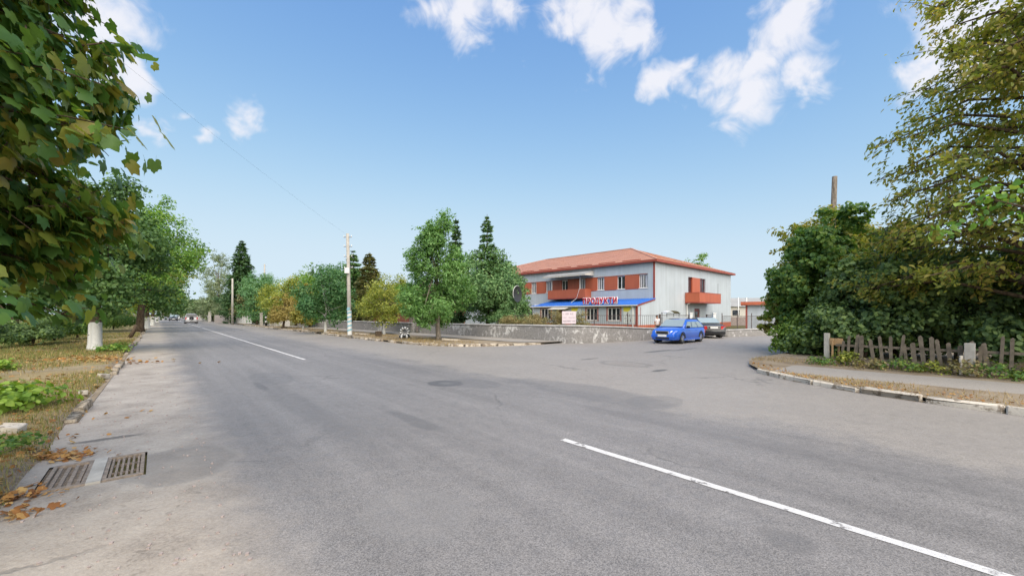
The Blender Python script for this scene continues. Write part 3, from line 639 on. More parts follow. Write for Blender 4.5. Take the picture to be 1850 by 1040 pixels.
Fl = Frame(FE.p(14, 0), rv, lv); fb(Fl, 0.0, 3.1, 0, 2.9, -.2, 0).build('wall', M['siding'], bld)
sr = MB(); sr.slab([FF.p(-.12, 3.28, .002), FF.p(14.15, 3.28, .002), FF.p(14.15, 2.6, 3.65), FF.p(-.12, 2.6, 3.65)], (0, 0, 1), .04)
shop_roof = sr.build('shop_roof', M['blue_roof'], bld)
rb = MB()
for i in range(0, 58):
    x = -.05+i*.245; rb.bar(FF.p(x, 3.335, .02), FF.p(x, 2.65, 3.64), .05, .03)
rb.build('seam', M['blue_roof'], shop_roof)['kind'] = 'stuff'
fb(FF, -.12, 14.15, 2.5, 2.6, 3.655, 3.75).build('gutter', M['white_paint'], shop_roof)
q = MB(); q.bar(FR.p(0.0, 3.2, .04), FR.p(-3.66, 2.5, .04), .05, .16); q.build('verge_trim', M['trim'], shop_roof)
MB().tube([FE.p(.55, 2.5, .3), FE.p(.45, 2.35, .12), FE.p(.45, .1, .12)], .055, 8).build('downpipe', M['white_paint'], bld)
def poster(x0, x1, z0, z1, seed):
    r = random.Random(seed); o = fb(FE, x0, x1, z0, z1, .001, .012).build('poster', M['poster'], bld); q = MB(); c = FE.p(x0+(x1-x0)*.62, z1-.25, .0); pts = []
    w = (x1-x0)
    pl = [(x1, z1), (x0+w*.25, z1), (x0+w*.35, z1-.28), (x0+w*.6, z1-.46), (x1, z1-.4)]
    q.add([FE.p(a, b, .016) for a, b in pl], [tuple(range(len(pl)))]); q.build('yellow_print', M['yellow'], o)
    q = MB()
    for i in range(11):
        a = r.uniform(x0+.1, x1-.2); b = r.uniform(z0+.1, z0+(z1-z0)*.5); ww, hh = r.uniform(.05, .13), r.uniform(.08, .3); q.add([FE.p(a, b, .015), FE.p(a+ww, b, .015), FE.p(a+ww*.7, b+hh, .015), FE.p(a+ww*.2, b+hh*.8, .015)], [(0,1,2,3)])
    q.build('dark_print', M['ink'], o)
poster(.35, 1.55, .8, 2.38, 3); poster(6.8, 8.1, 1.2, 2.38, 5)
q = MB(); q.slab([FE.p(8.3, 2.42, .01), FE.p(10.7, 2.42, .01), FE.p(10.7, 2.2, 1.1), FE.p(8.3, 2.2, 1.1)], (0, 0, 1), .05); do = q.build('door_canopy', M['pale_concrete'], bld)
dr = fb(FE, 9.0, 10.2, .1, 2.1, .002, .05).build('door', M['dark_red'], bld); fb(FE, 9.2, 10.0, .9, 1.95, .051, .06).build('pane', M['glass'], dr)
# porch left of the shop
q = MB(); q.slab([FF.p(14.3, 2.75, .02), FF.p(22, 2.75, .02), FF.p(22, 2.6, 2.2), FF.p(14.3, 2.6, 2.2)], (0, 0, 1), .06); po = q.build('porch_roof', M['slate'], bld)
for x in (15.2, 18.5, 21.8): fb(FF, x, x+.12, 0, 2.6, 2.0, 2.12).build('post', M['white_paint'], po)
window(FF, 15.6, 17.6, 1.0, 2.4, 2, -.1); window(FF, 19, 21, 1.0, 2.4, 2, -.1)
# shop sign: eight letters standing on the lean-to roof
sign = empty('shop_sign', FE.p(5.0, 2.65), 'red letters with white edges on blue shop roof reading ПРОДУКТИ', 'sign')
def letter_mesh(ch, size, off, ext):
    cu = bpy.data.curves.new('letter', 'FONT'); cu.body = ch; cu.size = size; cu.offset = off; cu.extrude = ext; cu.align_x = 'CENTER'; cu.resolution_u = 3
    ob = bpy.data.objects.new('tmp', cu); COL.objects.link(ob); dg = bpy.context.evaluated_depsgraph_get(); dg.update()
    me = bpy.data.meshes.new_from_object(ob.evaluated_get(dg)); bpy.data.objects.remove(ob); bpy.data.curves.remove(cu); return me
xL = [FE.u[0], FE.u[1]]
sx0, sx1 = 6.45, 2.15
for i, ch in enumerate('ПРОДУКТИ'):
    x = sx0+(sx1-sx0)*(i+.5)/8
    for nm, off, ext, mat, dd in (('letter', .0, .03, M['letter_red'], .09), ('letter_backing', .062, .03, M['letter_white'], .02)):
        me = letter_mesh(ch, .80, off+.016, ext)
        p = FE.p(x, 2.80, .10+dd) - np.array(sign.location); Mx = Matrix(((-FE.u[0], 0, FE.n[0], 0), (-FE.u[1], 0, FE.n[1], 0), (0, 1, 0, 0), (0, 0, 0, 1)))
        Mx = Matrix.Translation(Vector(p)) @ Mx @ Matrix.Diagonal((.84, 1.0, 1, 1)); me.transform(Mx)
        if nm == 'letter': lo = link(nm, me, mat, sign)
        else: link(nm, me, mat, lo)
q = MB(); FE.box(q, sx1, sx0, 2.70, 2.76, .06, .12)
for i in range(5):
    x = sx1+(sx0-sx1)*i/4; FE.box(q, x-.02, x+.02, 2.6, 3.2, .06, .1)
q.build('sign_frame', M['dark'], sign)
# ------------------------------------------------------------------ low limewashed wall
def rough_wall(name, label, pts, hts, th, mat, cap=True, base=0.0):
    pl = resample(pts, .35); n = len(pl); o = empty(name, (*pl[0], 0), label, 'wall')
    tot = [0]
    for a, b in zip(pl[:-1], pl[1:]): tot.append(tot[-1]+np.linalg.norm(b-a))
    key = [0]
    for a, b in zip(pts[:-1], pts[1:]): key.append(key[-1]+np.linalg.norm(np.array(b)-np.array(a)))
    V = []; F = []; rows = 6
    for i, p in enumerate(pl):
        d = pl[min(i+1, n-1)]-pl[max(i-1, 0)]; d = d/np.linalg.norm(d); nn = np.array([d[1], -d[0]]); h = np.interp(tot[i], key, hts)+.02*float(NZ(tot[i]*1.5, 3))
        prof = [(.5, -.05+base), (.52, .1*h), (.5, .35*h), (.49, .6*h), (.47, .85*h), (.43, h), (-.43, h), (-.5, .5*h), (-.5, -.05+base)]
        for j, (u, z) in enumerate(prof):
            w = .03*float(NZ(tot[i]*4+j*3, z*9)) if 0 < j < 5 else .01*float(NZ(tot[i]*3, j)); q = p-nn*(u*th+w)*-1; V.append((q[0], q[1], z+(.015*float(NZ(tot[i]*5, j*2)) if j in (5, 6) else 0)))
    k = 9
    for i in range(n-1):
        for j in range(k-1): F.append((i*k+j, (i+1)*k+j, (i+1)*k+j+1, i*k+j+1))
    q = MB(); q.add(V, F+[tuple(range(k)), tuple(range((n-1)*k+k-1, (n-1)*k-1, -1))]); q.build('wall_body', mat, o, True)
    if cap:
        q = MB()
        rings = []
        for i, p in enumerate(pl):
            d = pl[min(i+1, n-1)]-pl[max(i-1, 0)]; d = d/np.linalg.norm(d); nn = np.array([d[1], -d[0]]); h = np.interp(tot[i], key, hts)+.02*float(NZ(tot[i]*1.5, 3))
            rings.append([(*(p+nn*(s*th)), h+z) for s, z in ((-.56, -.03), (-.56, .035), (-.2, .06), (.2, .06), (.56, .035), (.56, -.03))])
        q.loft(rings); q.build('capping', M['cap'], o, True)
    return o
WR1 = np.array([9.7, 27.5]); WR2a = np.array([15.9, 30.6]); WR2b = np.array([22.5, 34.3])
corner = [np.array([2.3, 24.75]), np.array([3.0, 24.2]), np.array([3.6, 23.95]), np.array([4.3, 24.1]), np.array([5.2, 24.6])]
rough_wall('boundary_wall', 'low grey wall with peeling whitewash curving round the shop corner', [WFAR*.35+WC*.65]+corner+[WR1], [.9, .98, 1.0, 1.0, .98, .95, .72], .38, M['wall'])
rough_wall('boundary_wall', 'low grey stone wall behind the striped concrete pole', [WFAR, WFAR*.37+WC*.63], [.95, .9], .38, M['wall'])
rough_wall('boundary_wall', 'short whitewash blotched low wall right of the black sedan', [WR2a, WR2b], [.5, .48], .35, M['wall'])
# ------------------------------------------------------------------ thin rail fence above the wall
def rail_fence(name, label, a, b, z1, z0, step):
    a = np.array(a, float); b = np.array(b, float); L_ = np.linalg.norm(b-a); o = empty(name, (*a, 0), label, 'fence'); d = (b-a)/L_
    n = int(L_/2.4)+1
    for i in range(n+1):
        p = a+d*L_*i/n; MB().box((*p, (z1+.15)/2), (.045, .045, z1+.15)).build('post', M['fence_metal'], o)
    for z in (z1-.08, z0): MB().bar((*a, z), (*b, z), .03, .03).build('rail', M['fence_metal'], o)
    q = MB()
    for i in range(int(L_/step)): p = a+d*step*(i+.5); q.bar((*p, z0), (*p, z1-.08), .014)
    q.build('rods', M['fence_metal'], o)['kind'] = 'stuff'
in1 = np.array([.35, 1.0])
rail_fence('rail_fence', 'thin dark rail fence behind wall in front of shop windows', np.array([-1.0, 30.0]), WR1+np.array([.7, .9]), 1.68, .75, .13)
rail_fence('rail_fence', 'thin dark rail fence over short wall beside low annexe', WR2a+np.array([.2, .8]), WR2b+np.array([.3, .8]), 1.62, .5, .13)
# ------------------------------------------------------------------ gate leaves and posts
def gate(name, label, px0, px1, d0, d1, z0, z1, extra=True):
    a = P(px0, d0)[:2]; b = P(px1, d1)[:2]; fr = Frame(a, (b-a)/np.linalg.norm(b-a), [(b-a)[1]/np.linalg.norm(b-a), -(b-a)[0]/np.linalg.norm(b-a)]); L_ = np.linalg.norm(b-a)
    o = empty(name, (*a, 0), label, 'gate')
    k = 4
    for i in range(k): fb(fr, L_*i/k+.01, L_*(i+1)/k-.01, z0, z1-.14, 0, .02).build('sheet_panel', M['gate_grey'], o)
    q = MB(); fr.box(q, 0, L_, z1-.05, z1, -.03, .04); fr.box(q, 0, L_, z0-.05, z0, -.03, .04); fr.box(q, -.06, 0, z0-.2, z1+.05, -.04, .05); fr.box(q, L_, L_+.05, z0-.2, z1+.05, -.04, .05); q.build('gate_frame', M['fence_metal'], o)
    return o
gate('yard_gate', 'grey sheet metal gate leaf behind the blue car', 1194, 1243, 31.5, 31.0, .25, 1.62)
gate('yard_gate', 'small pale gate leaf right behind the black sedan', 1277, 1289, 33.5, 32.5, .3, 1.62)
for px, d, z1, lab in ((1248, 31.0, 1.75, 'white gate post between blue car and black sedan'), (1290, 31.6, 1.72, 'white gate post just right of the black sedan roof')):
    p = P(px, d); q = MB(); q.box((p[0], p[1], z1/2), (.2, .2, z1)); q.box((p[0], p[1], z1+.03), (.26, .26, .06)); tag(q.build('gate_post', M['white_paint'], None, False, (p[0], p[1], 0)), lab, 'post', 'gate posts')
p = P(1192, 30.6); q = MB(); q.box((p[0], p[1], .85), (.12, .12, 1.7)); tag(q.build('gate_post', M['fence_metal'], None, False, (p[0], p[1], 0)), 'dark metal gate post beside person in white', 'post', 'gate posts')
# ------------------------------------------------------------------ pink notice board
p = P(1028, 26.2); nb = empty('notice_board', p, 'pink notice board with three faded text lines above low wall', 'sign')
ang = R(4)
fr = Frame(p[:2], [math.cos(ang), math.sin(ang)], [math.sin(ang), -math.cos(ang)])
bo = fb(fr, -.45, .45, 1.08, 1.88, 0, .03).build('board', M['pink'], nb)
q = MB(); r = random.Random(2)
for z, h, x0, x1 in ((1.65, .11, -.39, .36), (1.44, .055, -.35, .38), (1.20, .09, -.37, .34)):
    x = x0
    while x < x1:
        w = r.uniform(.03, .055); k = r.random()
        fr.box(q, x, x+.012, z, z+h, .0305, .033)
        if k < .7: fr.box(q, x+.012, x+w, z+h-.014, z+h, .0305, .033)
        if k > .3: fr.box(q, x+w, x+w+.012, z, z+h, .0305, .033)
        if .3 < k < .85: fr.box(q, x+.012, x+w, z+h*.45, z+h*.45+.012, .0305, .033)
        x += w+.035+(.07 if r.random() < .16 else 0)
q.build('lettering', M['ink'], bo)
for x in (-.36, .3): fb(fr, x-.03, x+.03, 0, 1.2, -.05, -.002).build('post', M['fence_metal'], nb)
# ------------------------------------------------------------------ satellite dish by the dark conifer
p = P(931, 30.0); sd = empty('satellite_dish', p, 'grey round dish on thin pole beside dark conifer', 'dish')
q = MB(); rings = []
for r_, dz in ((.02, .0), (.2, .02), (.4, .07), (.58, .15), (.6, .16)):
    rings.append([(p[0]+dz*1.0+r_*math.cos(a)*.55, p[1]-.2+r_*math.cos(a)*.83, ZA(531, 30)+r_*math.sin(a)) for a in np.linspace(0, 2*math.pi, 25)[:-1]])
q.loft(rings, False); q.build('dish', M['dark'], sd, True)
q = MB(); q.tube([rings[-1][i % 24] for i in range(5, 15)], .016, 6, False); q.build('rim', M['white_paint'], sd)
MB().tube([(p[0]-.02, p[1], 0), (p[0]-.02, p[1], ZA(531, 30))], .035, 8).build('pole', M['fence_metal'], sd)
# ------------------------------------------------------------------ utility poles
def pole(name, label, base, top, r0, r1, ins=True, box=None, stripes=False, mat=None):
    b = np.array(base, float); t = np.array(top, float); o = empty(name, b, label, 'pole', 'utility poles')
    def at(z): u = (z-b[2])/(t[2]-b[2]); return b+(t-b)*u, r0+(r1-r0)*u
    q = MB(); q.tube([b-[0, 0, .2], b*.5+t*.5, t], [r0, (r0+r1)/2, r1], 10); q.build('shaft', mat or M['pole'], o, True)
    if ins:
        for k, z in enumerate((t[2]-.25, t[2]-.9, t[2]-1.6, t[2]-2.4)):
            c, rr_ = at(z); MB().bar(c-[.28, 0, 0], c+[.28, 0, 0], .035).build('crossarm', M['fence_metal'], o)
            for s in (-.26, .26): MB().tube([c+[s, 0, .02], c+[s, 0, .13]], [.03, .02], 6).build('insulator', M['white_paint'], o)
    if box is not None:
        c, rr_ = at(box); MB().box(c-[0, rr_+.09, 0], (.3, .18, .38)).build('meter_box', M['white_paint'], o)
    if stripes:
        c0, ra = at(.25); c1, rb_ = at(1.95); MB().tube([c0, c1], [ra+.006, rb_+.006], 12, False).build('white_band', M['whitewash'], o, True)
        for k in range(5):
            z = .45+k*.3; q = MB(); 
            n = 12; V = []
            for i in range(n+1):
                a = math.pi+math.pi*i/n; c, rr_ = at(z); V.append((c[0]+math.cos(a)*(rr_+.014), c[1]+math.sin(a)*(rr_+.014), z+.13*i/n)); V.append((V[-1][0], V[-1][1], z+.13*i/n+.13))
            q.add(V, [(2*i, 2*i+2, 2*i+3, 2*i+1) for i in range(n)]); q.build('blue_stripe', M['blue_paint'], o)
        c, rr_ = at(2.05); MB().box(c-[0, rr_+.01, 0], (.2, .02, .22)).build('plate', M['blue_paint'], o)
    return o
b = G(632, 611); b[2] = .1
t = P(628, b[1], ZA(422, b[1])); pole('utility_pole', 'grey concrete pole with blue striped foot and white meter box', b, t, .15, .1, True, ZA(489, b[1]), True)
pole('utility_pole', 'pale concrete pole among trees before the tall spruce', P(420, 66, 0), P(420, 66, ZA(503, 66)), .18, .12, False)
pole('utility_pole', 'thin far pole top rising over green trees right of spruce', P(478, 70, 0), P(478, 70, ZA(477, 70)), .16, .1, True)
pole('utility_pole', 'leaning weathered pole rising above the right hand shrubs', P(1497, 19.5, 0), P(1508, 19.5, ZA(319, 19.5)), .15, .105, False, mat=M['grey_bark'])
w = MB(); a = np.array(t)-[0, 0, .1]
wp = [a+(np.array([-9., 5., 8.2])-a)*u-np.array([0, 0, .8*u*(1-u)]) for u in np.linspace(0, 1, 14)]
w.tube(wp, .0022, 4); tag(w.build('overhead_wire', M['dark']), 'thin wire running left from the striped concrete pole', 'wire')
# ------------------------------------------------------------------ low annexe, far shed, field wall
an = empty('annexe', P(1345, 45), 'low grey annexe with rust red roof edge right of the shop', 'building')
a = P(1348, 44)[:2]; b = a+9.5*np.array([.87, -.494]); fa = Frame(a, (b-a)/np.linalg.norm(b-a), [(b-a)[1]/np.linalg.norm(b-a), -(b-a)[0]/np.linalg.norm(b-a)]); La = np.linalg.norm(b-a)
fb(fa, 0, La, 0, 2.7, -6, 0).build('wall', M['siding'], an); ro = fb(fa, -.5, La+.3, 2.705, 2.85, -6.3, .5).build('roof', M['slate'], an)
fb(fa, -.52, La+.32, 2.66, 3.0, .501, .56).build('fascia', M['red'], ro); fb(fa, -.06, .12, 0, 2.65, .002, .04).build('corner_trim', M['trim'], an)

sh = empty('shed', P(1330, 90), 'long low shed with grey slate roof beyond the shop', 'building')
a = P(1300, 95)[:2]; fs = Frame(a, [1, 0], [0, -1]); fb(fs, 0, 34, 0, 3.4, -9, 0).build('wall', M['pale_concrete'], sh)
q = MB(); q.add([fs.p(-.5, 3.4, .5), fs.p(34.5, 3.4, .5), fs.p(34.5, 5.6, -4.5), fs.p(-.5, 5.6, -4.5), fs.p(34.5, 3.4, -9.5), fs.p(-.5, 3.4, -9.5)], [(0,1,2,3), (3,2,4,5), (0,3,5), (1,4,2), (0,5,4,1)]); q.build('roof', M['slate'], sh)
for k in range(6): fb(fs, 3+k*5, 4.6+k*5, 1.4, 2.6, .01, .06).build('window', M['glass'], sh)
bw = empty('block_wall', P(1322, 58), 'pinkish block wall between shop and annexe', 'wall')
a = P(1300, 60)[:2]; fw = Frame(a, [1, 0], [0, -1])
for row in range(6):
    for i in range(9):
        x = i*.62+(.31 if row % 2 else 0); fb(fw, x+.012, x+.608, row*.21+.008, row*.21+.202, -.2, .01*random.random()).build('block', M['block'], bw)
fb(fw, -.2, 6.2, 0, 1.25, -.21, -.06).build('mortar', M['pale_concrete'], bw)
for px, lab in ((1334, 'slim white pole standing by green hedge right of shop'), (1349, 'slim white pole behind annexe roof edge')):
    b = P(px, 62); tag(MB().tube([b, b+[0, 0, 4.2]], [.08, .06], 8).build('white_pole', M['white_paint'], None, True, b), lab, 'pole', 'slim white poles')
# ------------------------------------------------------------------ brick house and block fence behind the street trees
hs = empty('house', P(690, 52), 'low brick house with brown roof half hidden by yellowing trees', 'building')
a = P(735, 47)[:2]; dd = -np.array(D)*-1; fh = Frame(a, D, -N)
fb(fh, 0, 13, 0, 2.9, -8, 0).build('wall', M['brick'], hs)
q = MB(); q.add([fh.p(-.5, 2.85, .5), fh.p(13.5, 2.85, .5), fh.p(13.5, 5.4, -4), fh.p(-.5, 5.4, -4), fh.p(13.5, 2.85, -8.5), fh.p(-.5, 2.85, -8.5)], [(0,1,2,3), (3,2,4,5), (0,3,5), (1,4,2), (0,5,4,1)]); q.build('roof', M['brown_roof'], hs)
for x in (2, 5.5, 9.5): window(fh, x, x+1.3, 1.0, 2.3, 1, -.09, parent=hs)
bf = empty('block_fence', P(700, 41), 'grey pink block fence above low wall left of green tree', 'fence')
a = P(765, 38.5)[:2]; b = P(700, 42)[:2]; fr = Frame(a, (b-a)/np.linalg.norm(b-a), -np.array([-(b-a)[1], (b-a)[0]])/np.linalg.norm(b-a)*-1); Lb = np.linalg.norm(b-a)
if fr.n[1] > 0: fr.n = -fr.n
for row in range(8):
    n = int(Lb/.5)
    for i in range(n):
        x = i*.5+(.25 if row % 2 else 0); fb(fr, x+.01, x+.49, row*.21+.008, row*.21+.203, -.2, .012*random.random()).build('block', M['block'], bf)
fb(fr, 0, Lb, 0, 1.66, -.19, -.05).build('mortar', M['concrete'], bf)
# brown board fence behind the low wall
bd = empty('board_fence', P(600, 52), 'brown board fence in shade behind the low stone wall', 'fence')
a = WFAR+np.array([1.2, 1.0]); b = WFAR*.45+WC*.55+np.array([1.2, 1.2]); Lb = np.linalg.norm(b-a); u = (b-a)/Lb; fr = Frame(a, u, [u[1], -u[0]])
if fr.n[1] > 0: fr.n = -fr.n
n = int(Lb/.2)
ms = MB().box((0, 0, 0), (.185, .025, 1.75)).mesh('board'); ms.materials.append(M['brick'])
for i in range(n):
    o = link('board', ms, None, bd); p = fr.p(i*.2+.1, .9+random.uniform(-.03, .03)); o.location = p-np.array(bd.location); o.rotation_euler = (0, random.uniform(-.01, .01), fr.rz)
fb(fr, 0, Lb, .5, .58, -.06, -.014).build('rail', M['brown_plank'], bd); fb(fr, 0, Lb, 1.4, 1.48, -.06, -.014).build('rail', M['brown_plank'], bd)
# ------------------------------------------------------------------ far street fences and gate pillars
def pillar(px, d, z1, w, lab, mat='pale_concrete'):
    b = P(px, d); q = MB(); q.box((b[0], b[1], z1/2), (w, w, z1), .6); q.box((b[0], b[1], z1+.05), (w*1.25, w*1.25, .1), .6); tag(q.build('gate_pillar', M[mat], None, False, b), lab, 'pillar', 'gate pillars along the street', None)
pillar(379, 88, 2.2, .5, 'pale gate pillar furthest along the street beyond the pole'); pillar(416, 72, 2.1, .45, 'pale gate pillar left of white fence panels')
pillar(491, 56, 1.75, .55, 'white pillar of the driveway left of small rusty tree'); pillar(472, 58, 1.8, .35, 'slim grey pillar at the driveway beside striped post')
b = P(481, 56.5); sp = empty('striped_post', b, 'black and white striped post standing at the driveway', 'post')
MB().tube([b, b+[0, 0, 1.5]], [.14, .11], 10).build('shaft', M['tyre'], sp, True)
for z in (.5, 1.1): MB().tube([b+[0, 0, z], b+[0, 0, z+.25]], [.16, .155], 10).build('white_band', M['white_paint'], sp, True)
def panel_fence(label, pts, h, mat, w=.9, gap=.05):
    o = empty('panel_fence', (*pts[0][:2], 0), label, 'fence')
    pl = resample([np.array(p[:2]) for p in pts], w)
    for a, b in zip(pl[:-1], pl[1:]):
        d = (b-a)/np.linalg.norm(b-a); hh = h+random.uniform(-.08, .08); MB().bar((*(a+d*gap), hh/2), (*(b-d*gap), hh/2), .06, hh).build('fence_panel', M[mat], o)
        MB().box((*a, h*.53), (.09, .09, h*1.06)).build('post', M['concrete'], o)
panel_fence('white panel fence along street under tall spruce', [P(419, 72), P(455, 68)], 1.45, 'white_paint')
panel_fence('grey stone fence far along the street beyond the spruce', [P(388, 84), P(414, 74)], 1.4, 'block'); panel_fence('distant grey fence strip behind far grey car', [P(345, 140), P(377, 90)], 1.4, 'concrete')
panel_fence('pale panel fence beside small rusty tree', [P(495, 55), P(524, 54)], 1.6, 'pale_concrete')
panel_fence('green sheet fence at the far left edge', [P(-30, 24), P(9, 25)], 1.5, 'green_sheet', 1.5)
# ------------------------------------------------------------------ picket fence on the right
pf = empty('picket_fence', W(3.2, 16.25, .1), 'weathered grey picket fence under dark shrubs on the right', 'fence')
ft = 16.25
pick = []
for k in range(4):
    q = MB(); h = .93; w = .09; pr = [(-w/2, 0), (w/2, 0), (w/2, h-.03*k*.4), (w*.1, h+.02), (-w/2, h-.02)]
    q.add([(x, -.011, z) for x, z in pr]+[(x, .011, z) for x, z in pr], [(4,3,2,1,0), (5,6,7,8,9)]+[(i, (i+1) % 5, 5+(i+1) % 5, 5+i) for i in range(5)]); me = q.mesh('picket'); me.materials.append(M['weathered']); pick.append(me)
s = 2.95; rzD = math.atan2(-D[1], -D[0]); k = 0
while s > -11:
    if not (-3.12 < s < -2.75) and random.random() > .07:
        o = link('picket', random.choice(pick), None, pf); p = W(s, ft, .1)-np.array(pf.location); o.location = p+np.array([0, 0, random.uniform(-.05, .03)])
        o.rotation_euler = (random.uniform(-.04, .04), random.gauss(0, .06), rzD+random.uniform(-.08, .08)); o.scale = (random.uniform(.7, 1.15), 1, random.uniform(.82, 1.1))
    s -= random.uniform(.15, .19)
for z in (.32, .72): MB().bar(W(3.1, ft+.04, z), W(-2.8, ft+.04, z-.02), .04, .07).build('rail', M['weathered'], pf); MB().bar(W(-3.1, ft+.04, z), W(-11, ft+.04, z), .04, .07).build('rail', M['weathered'], pf)
def cpost(px, d, z1, w, lab):
    b = P(px, d, .08); q = MB(); q.box((b[0], b[1], .08+z1/2), (w, w, z1), math.atan2(D[1], D[0])); tag(q.build('fence_post', M['concrete'], None, False, b, .015), lab, 'post', 'concrete fence posts')
cpost(1494, 13.35, 1.0, .14, 'pale concrete post at the picket fence corner')
cpost(1752, 10.72, .86, .2, 'thick grey concrete post in the picket fence')
b = P(1737, 10.75, .1); q = MB(); q.box((b[0], b[1], .36), (.13, .03, .5), .3, ); tag(q.build('loose_board', M['pale_concrete'], None, False, b), 'short pale board leaning by thick concrete fence post', 'board')
b = P(1511, 13.1, .0); q = MB(); q.box((b[0], b[1], ZA(617, 13.1)), (.34, .02, .22), -.9); q.box((b[0]+.1, b[1]+.03, .45), (.05, .03, .9), -.9); q.box((b[0]-.1, b[1]+.03, .45), (.05, .03, .9), -.9)
tag(q.build('tin_plate', M['rust_plate'], None, False, b), 'tan plate nailed up beside the corner fence post', 'plate')
# brown plank screen behind the right end of the fence
ps = empty('plank_screen', W(-4.2, 17.3, .1), 'rough brown plank screen behind picket fence at right edge', 'fence')
me = MB().box((0, 0, .75), (.19, .025, 1.5)).mesh('plank'); me.materials.append(M['brown_plank'])
for i in range(28):
    o = link('plank', me, None, ps); p = W(-4.2-i*.2, 17.3, .1)-np.array(ps.location); o.location = p+np.array([0, 0, random.uniform(-.08, .05)]); o.rotation_euler = (random.uniform(-.02, .02), random.uniform(-.03, .03), rzD)
# ------------------------------------------------------------------ drain grates
pit = MB(); a, b, c, d = HS0, HS1, HT0, HT1
for z0, z1 in ((-.5, 0),):
    q = [W(a, c), W(b, c), W(b, d), W(a, d)]; V = [(p[0], p[1], -.5) for p in q]+[(p[0], p[1], -.003) for p in q]
    pit.add(V, [(0,1,2,3), (0,4,5,1), (1,5,6,2), (2,6,7,3), (3,7,4,0)])
po = pit.build('drain_pit', M['black']); tag(po, 'dark pit under the roadside drain grates', 'drain', kind='structure')
def grate(t0, t1, nb, label, tilt, bw):
    o = empty('drain_grate', W((a+b)/2, (t0+t1)/2), label, 'drain grate', 'drain grates at the road edge'); s0, s1 = a+.02, b-.02
    q = MB()
    for (x0, x1, y0, y1) in ((s0, s0+.06, t0, t1), (s1-.06, s1, t0, t1)):
        q.bar(W((x0+x1)/2, y0, -.012), W((x0+x1)/2, y1, -.012), x1-x0, .05)
    for y in (t0+.016, t1-.016): q.bar(W(s0+.06, y, -.012), W(s1-.06, y, -.012), .032, .05)
    q.build('grate_frame', M['iron'], o)
    for i in range(nb):
        y = t0+.03+(t1-t0-.06)*(i+.5)/nb; MB().bar(W(s0+.06, y, -.022+tilt*(i-nb/2)+.006*math.sin(i*2.1)), W(s1-.06, y, -.022+tilt*(i-nb/2)+.004*math.cos(i*3.3)), bw, .04).build('grate_bar', M['iron'], o, False)
    for u in (.35, .68): MB().bar(W(s0+(s1-s0)*u, t0+.03, -.03), W(s0+(s1-s0)*u, t1-.03, -.03), .022, .025).build('cross_bar', M['iron'], o)
grate(-.86, -.545, 4, 'left rusty drain grate with four wide bars half silted up', .001, .030)
grate(-.43, -.11, 6, 'right rusty drain grate with six bars beside the asphalt', .0, .020)
q = MB(); q.bar(W(a+.01, -.4875, -.006), W(b-.01, -.4875, -.006), .11, .05); tag(q.build('grate_divider', M['concrete']), 'flat concrete strip between the two drain grates', 'drain')
# ------------------------------------------------------------------ tyre ornament, box and loose slabs on the far verge
b = G(731, 613); b[2] = .1; ty = empty('tyre_ornament', b, 'black and white painted tyres by the far kerb', 'tyre ornament')
def torus(c, R0, r0, axis, a0=0, a1=2*math.pi, n=28, m=10):
    q = MB(); rings = []; full = abs(a1-a0-2*math.pi) < 1e-6
    for i in range(n+(0 if full else 1)):
        a_ = a0+(a1-a0)*i/n; ring = []
        for j in range(m):
            f = 2*math.pi*j/m; rr_ = R0+r0*math.cos(f); h = r0*1.15*math.sin(f)
            v = (rr_*math.cos(a_), h, rr_*math.sin(a_)) if axis == 'y' else (rr_*math.cos(a_), rr_*math.sin(a_), h)
            ring.append((c[0]+v[0], c[1]+v[1], c[2]+v[2]))
        rings.append(ring)
    if full: rings.append(rings[0])
    q.loft(rings, not full); return q
lt = torus(b+[0, 0, .1], .27, .1, 'z').build('lying_tyre', M['tyre'], ty, True)
for k in range(6): torus(b+[0, 0, .1], .27, .104, 'z', k*1.047, k*1.047+.35, 5).build('white_block', M['white_paint'], lt, True)
stt = torus(b+[.02, 0, .42], .25, .085, 'y').build('standing_tyre', M['tyre'], ty, True)
for k in range(10): torus(b+[.02, 0, .42], .25, .089, 'y', k*.628, k*.628+.36, 4).build('white_block', M['white_paint'], stt, True)
b = G(684, 610); q = MB(); q.box((b[0], b[1], .28), (.42, .4, .3), .4); q.box((b[0], b[1], .45), (.46, .44, .04), .4); tag(q.build('small_box', M['bark'], None, False, b, .01), 'small dark brown box standing on far verge', 'box')
sm = stone_meshes(M['kerb_old'], 3, 1.0, .16, .12, 21)
for i, (px, py, rz, lab) in enumerate(((600, 603, .9, 'loose kerb slab lying left of the striped pole'), (655, 607, .2, 'loose kerb slab lying right of the striped pole'), (548, 599, .1, 'loose kerb slab lying near the small rusty tree'), (815, 618, .3, 'loose kerb slab at the foot of the tall green tree'), (517, 594, .3, 'loose kerb slab by the trunk of the small rusty tree'))):
    b = G(px, py); o = link('kerb_slab', sm[i % 3]); o.location = (b[0], b[1], .16); o.rotation_euler = (.05, .08, rz); o.scale = (1.1, 1, 1); tag(o, lab, 'kerb slab', 'loose kerb slabs')
sm = stone_meshes(M['kerb_white'], 2, .34, .26, .2, 31)
for i, (px, py, sc_, lab) in enumerate(((18, 790, 1.0, 'white broken stone at the left edge above the drain'), (187, 686, .8, 'pale stone on the verge edge below whitewashed trunk'), (150, 718, .7, 'pale stone sunk in dry grass at dirt edge'))):
    b = G(px, py); o = link('loose_stone', sm[i % 2]); o.location = (b[0], b[1], .1); o.rotation_euler = (.1, .15, .4+i); o.scale = (sc_*.75,)*3; tag(o, lab, 'stone', 'loose stones on the verge')
b = G(233, 612); q = MB(); q.tube([b, b+[.25, .1, .55], b+[.38, .1, .95]], [.12, .11, .09], 8); tag(q.build('leaning_stump', M['bark'], None, True, b), 'short dark leaning stump on the left verge', 'stump')
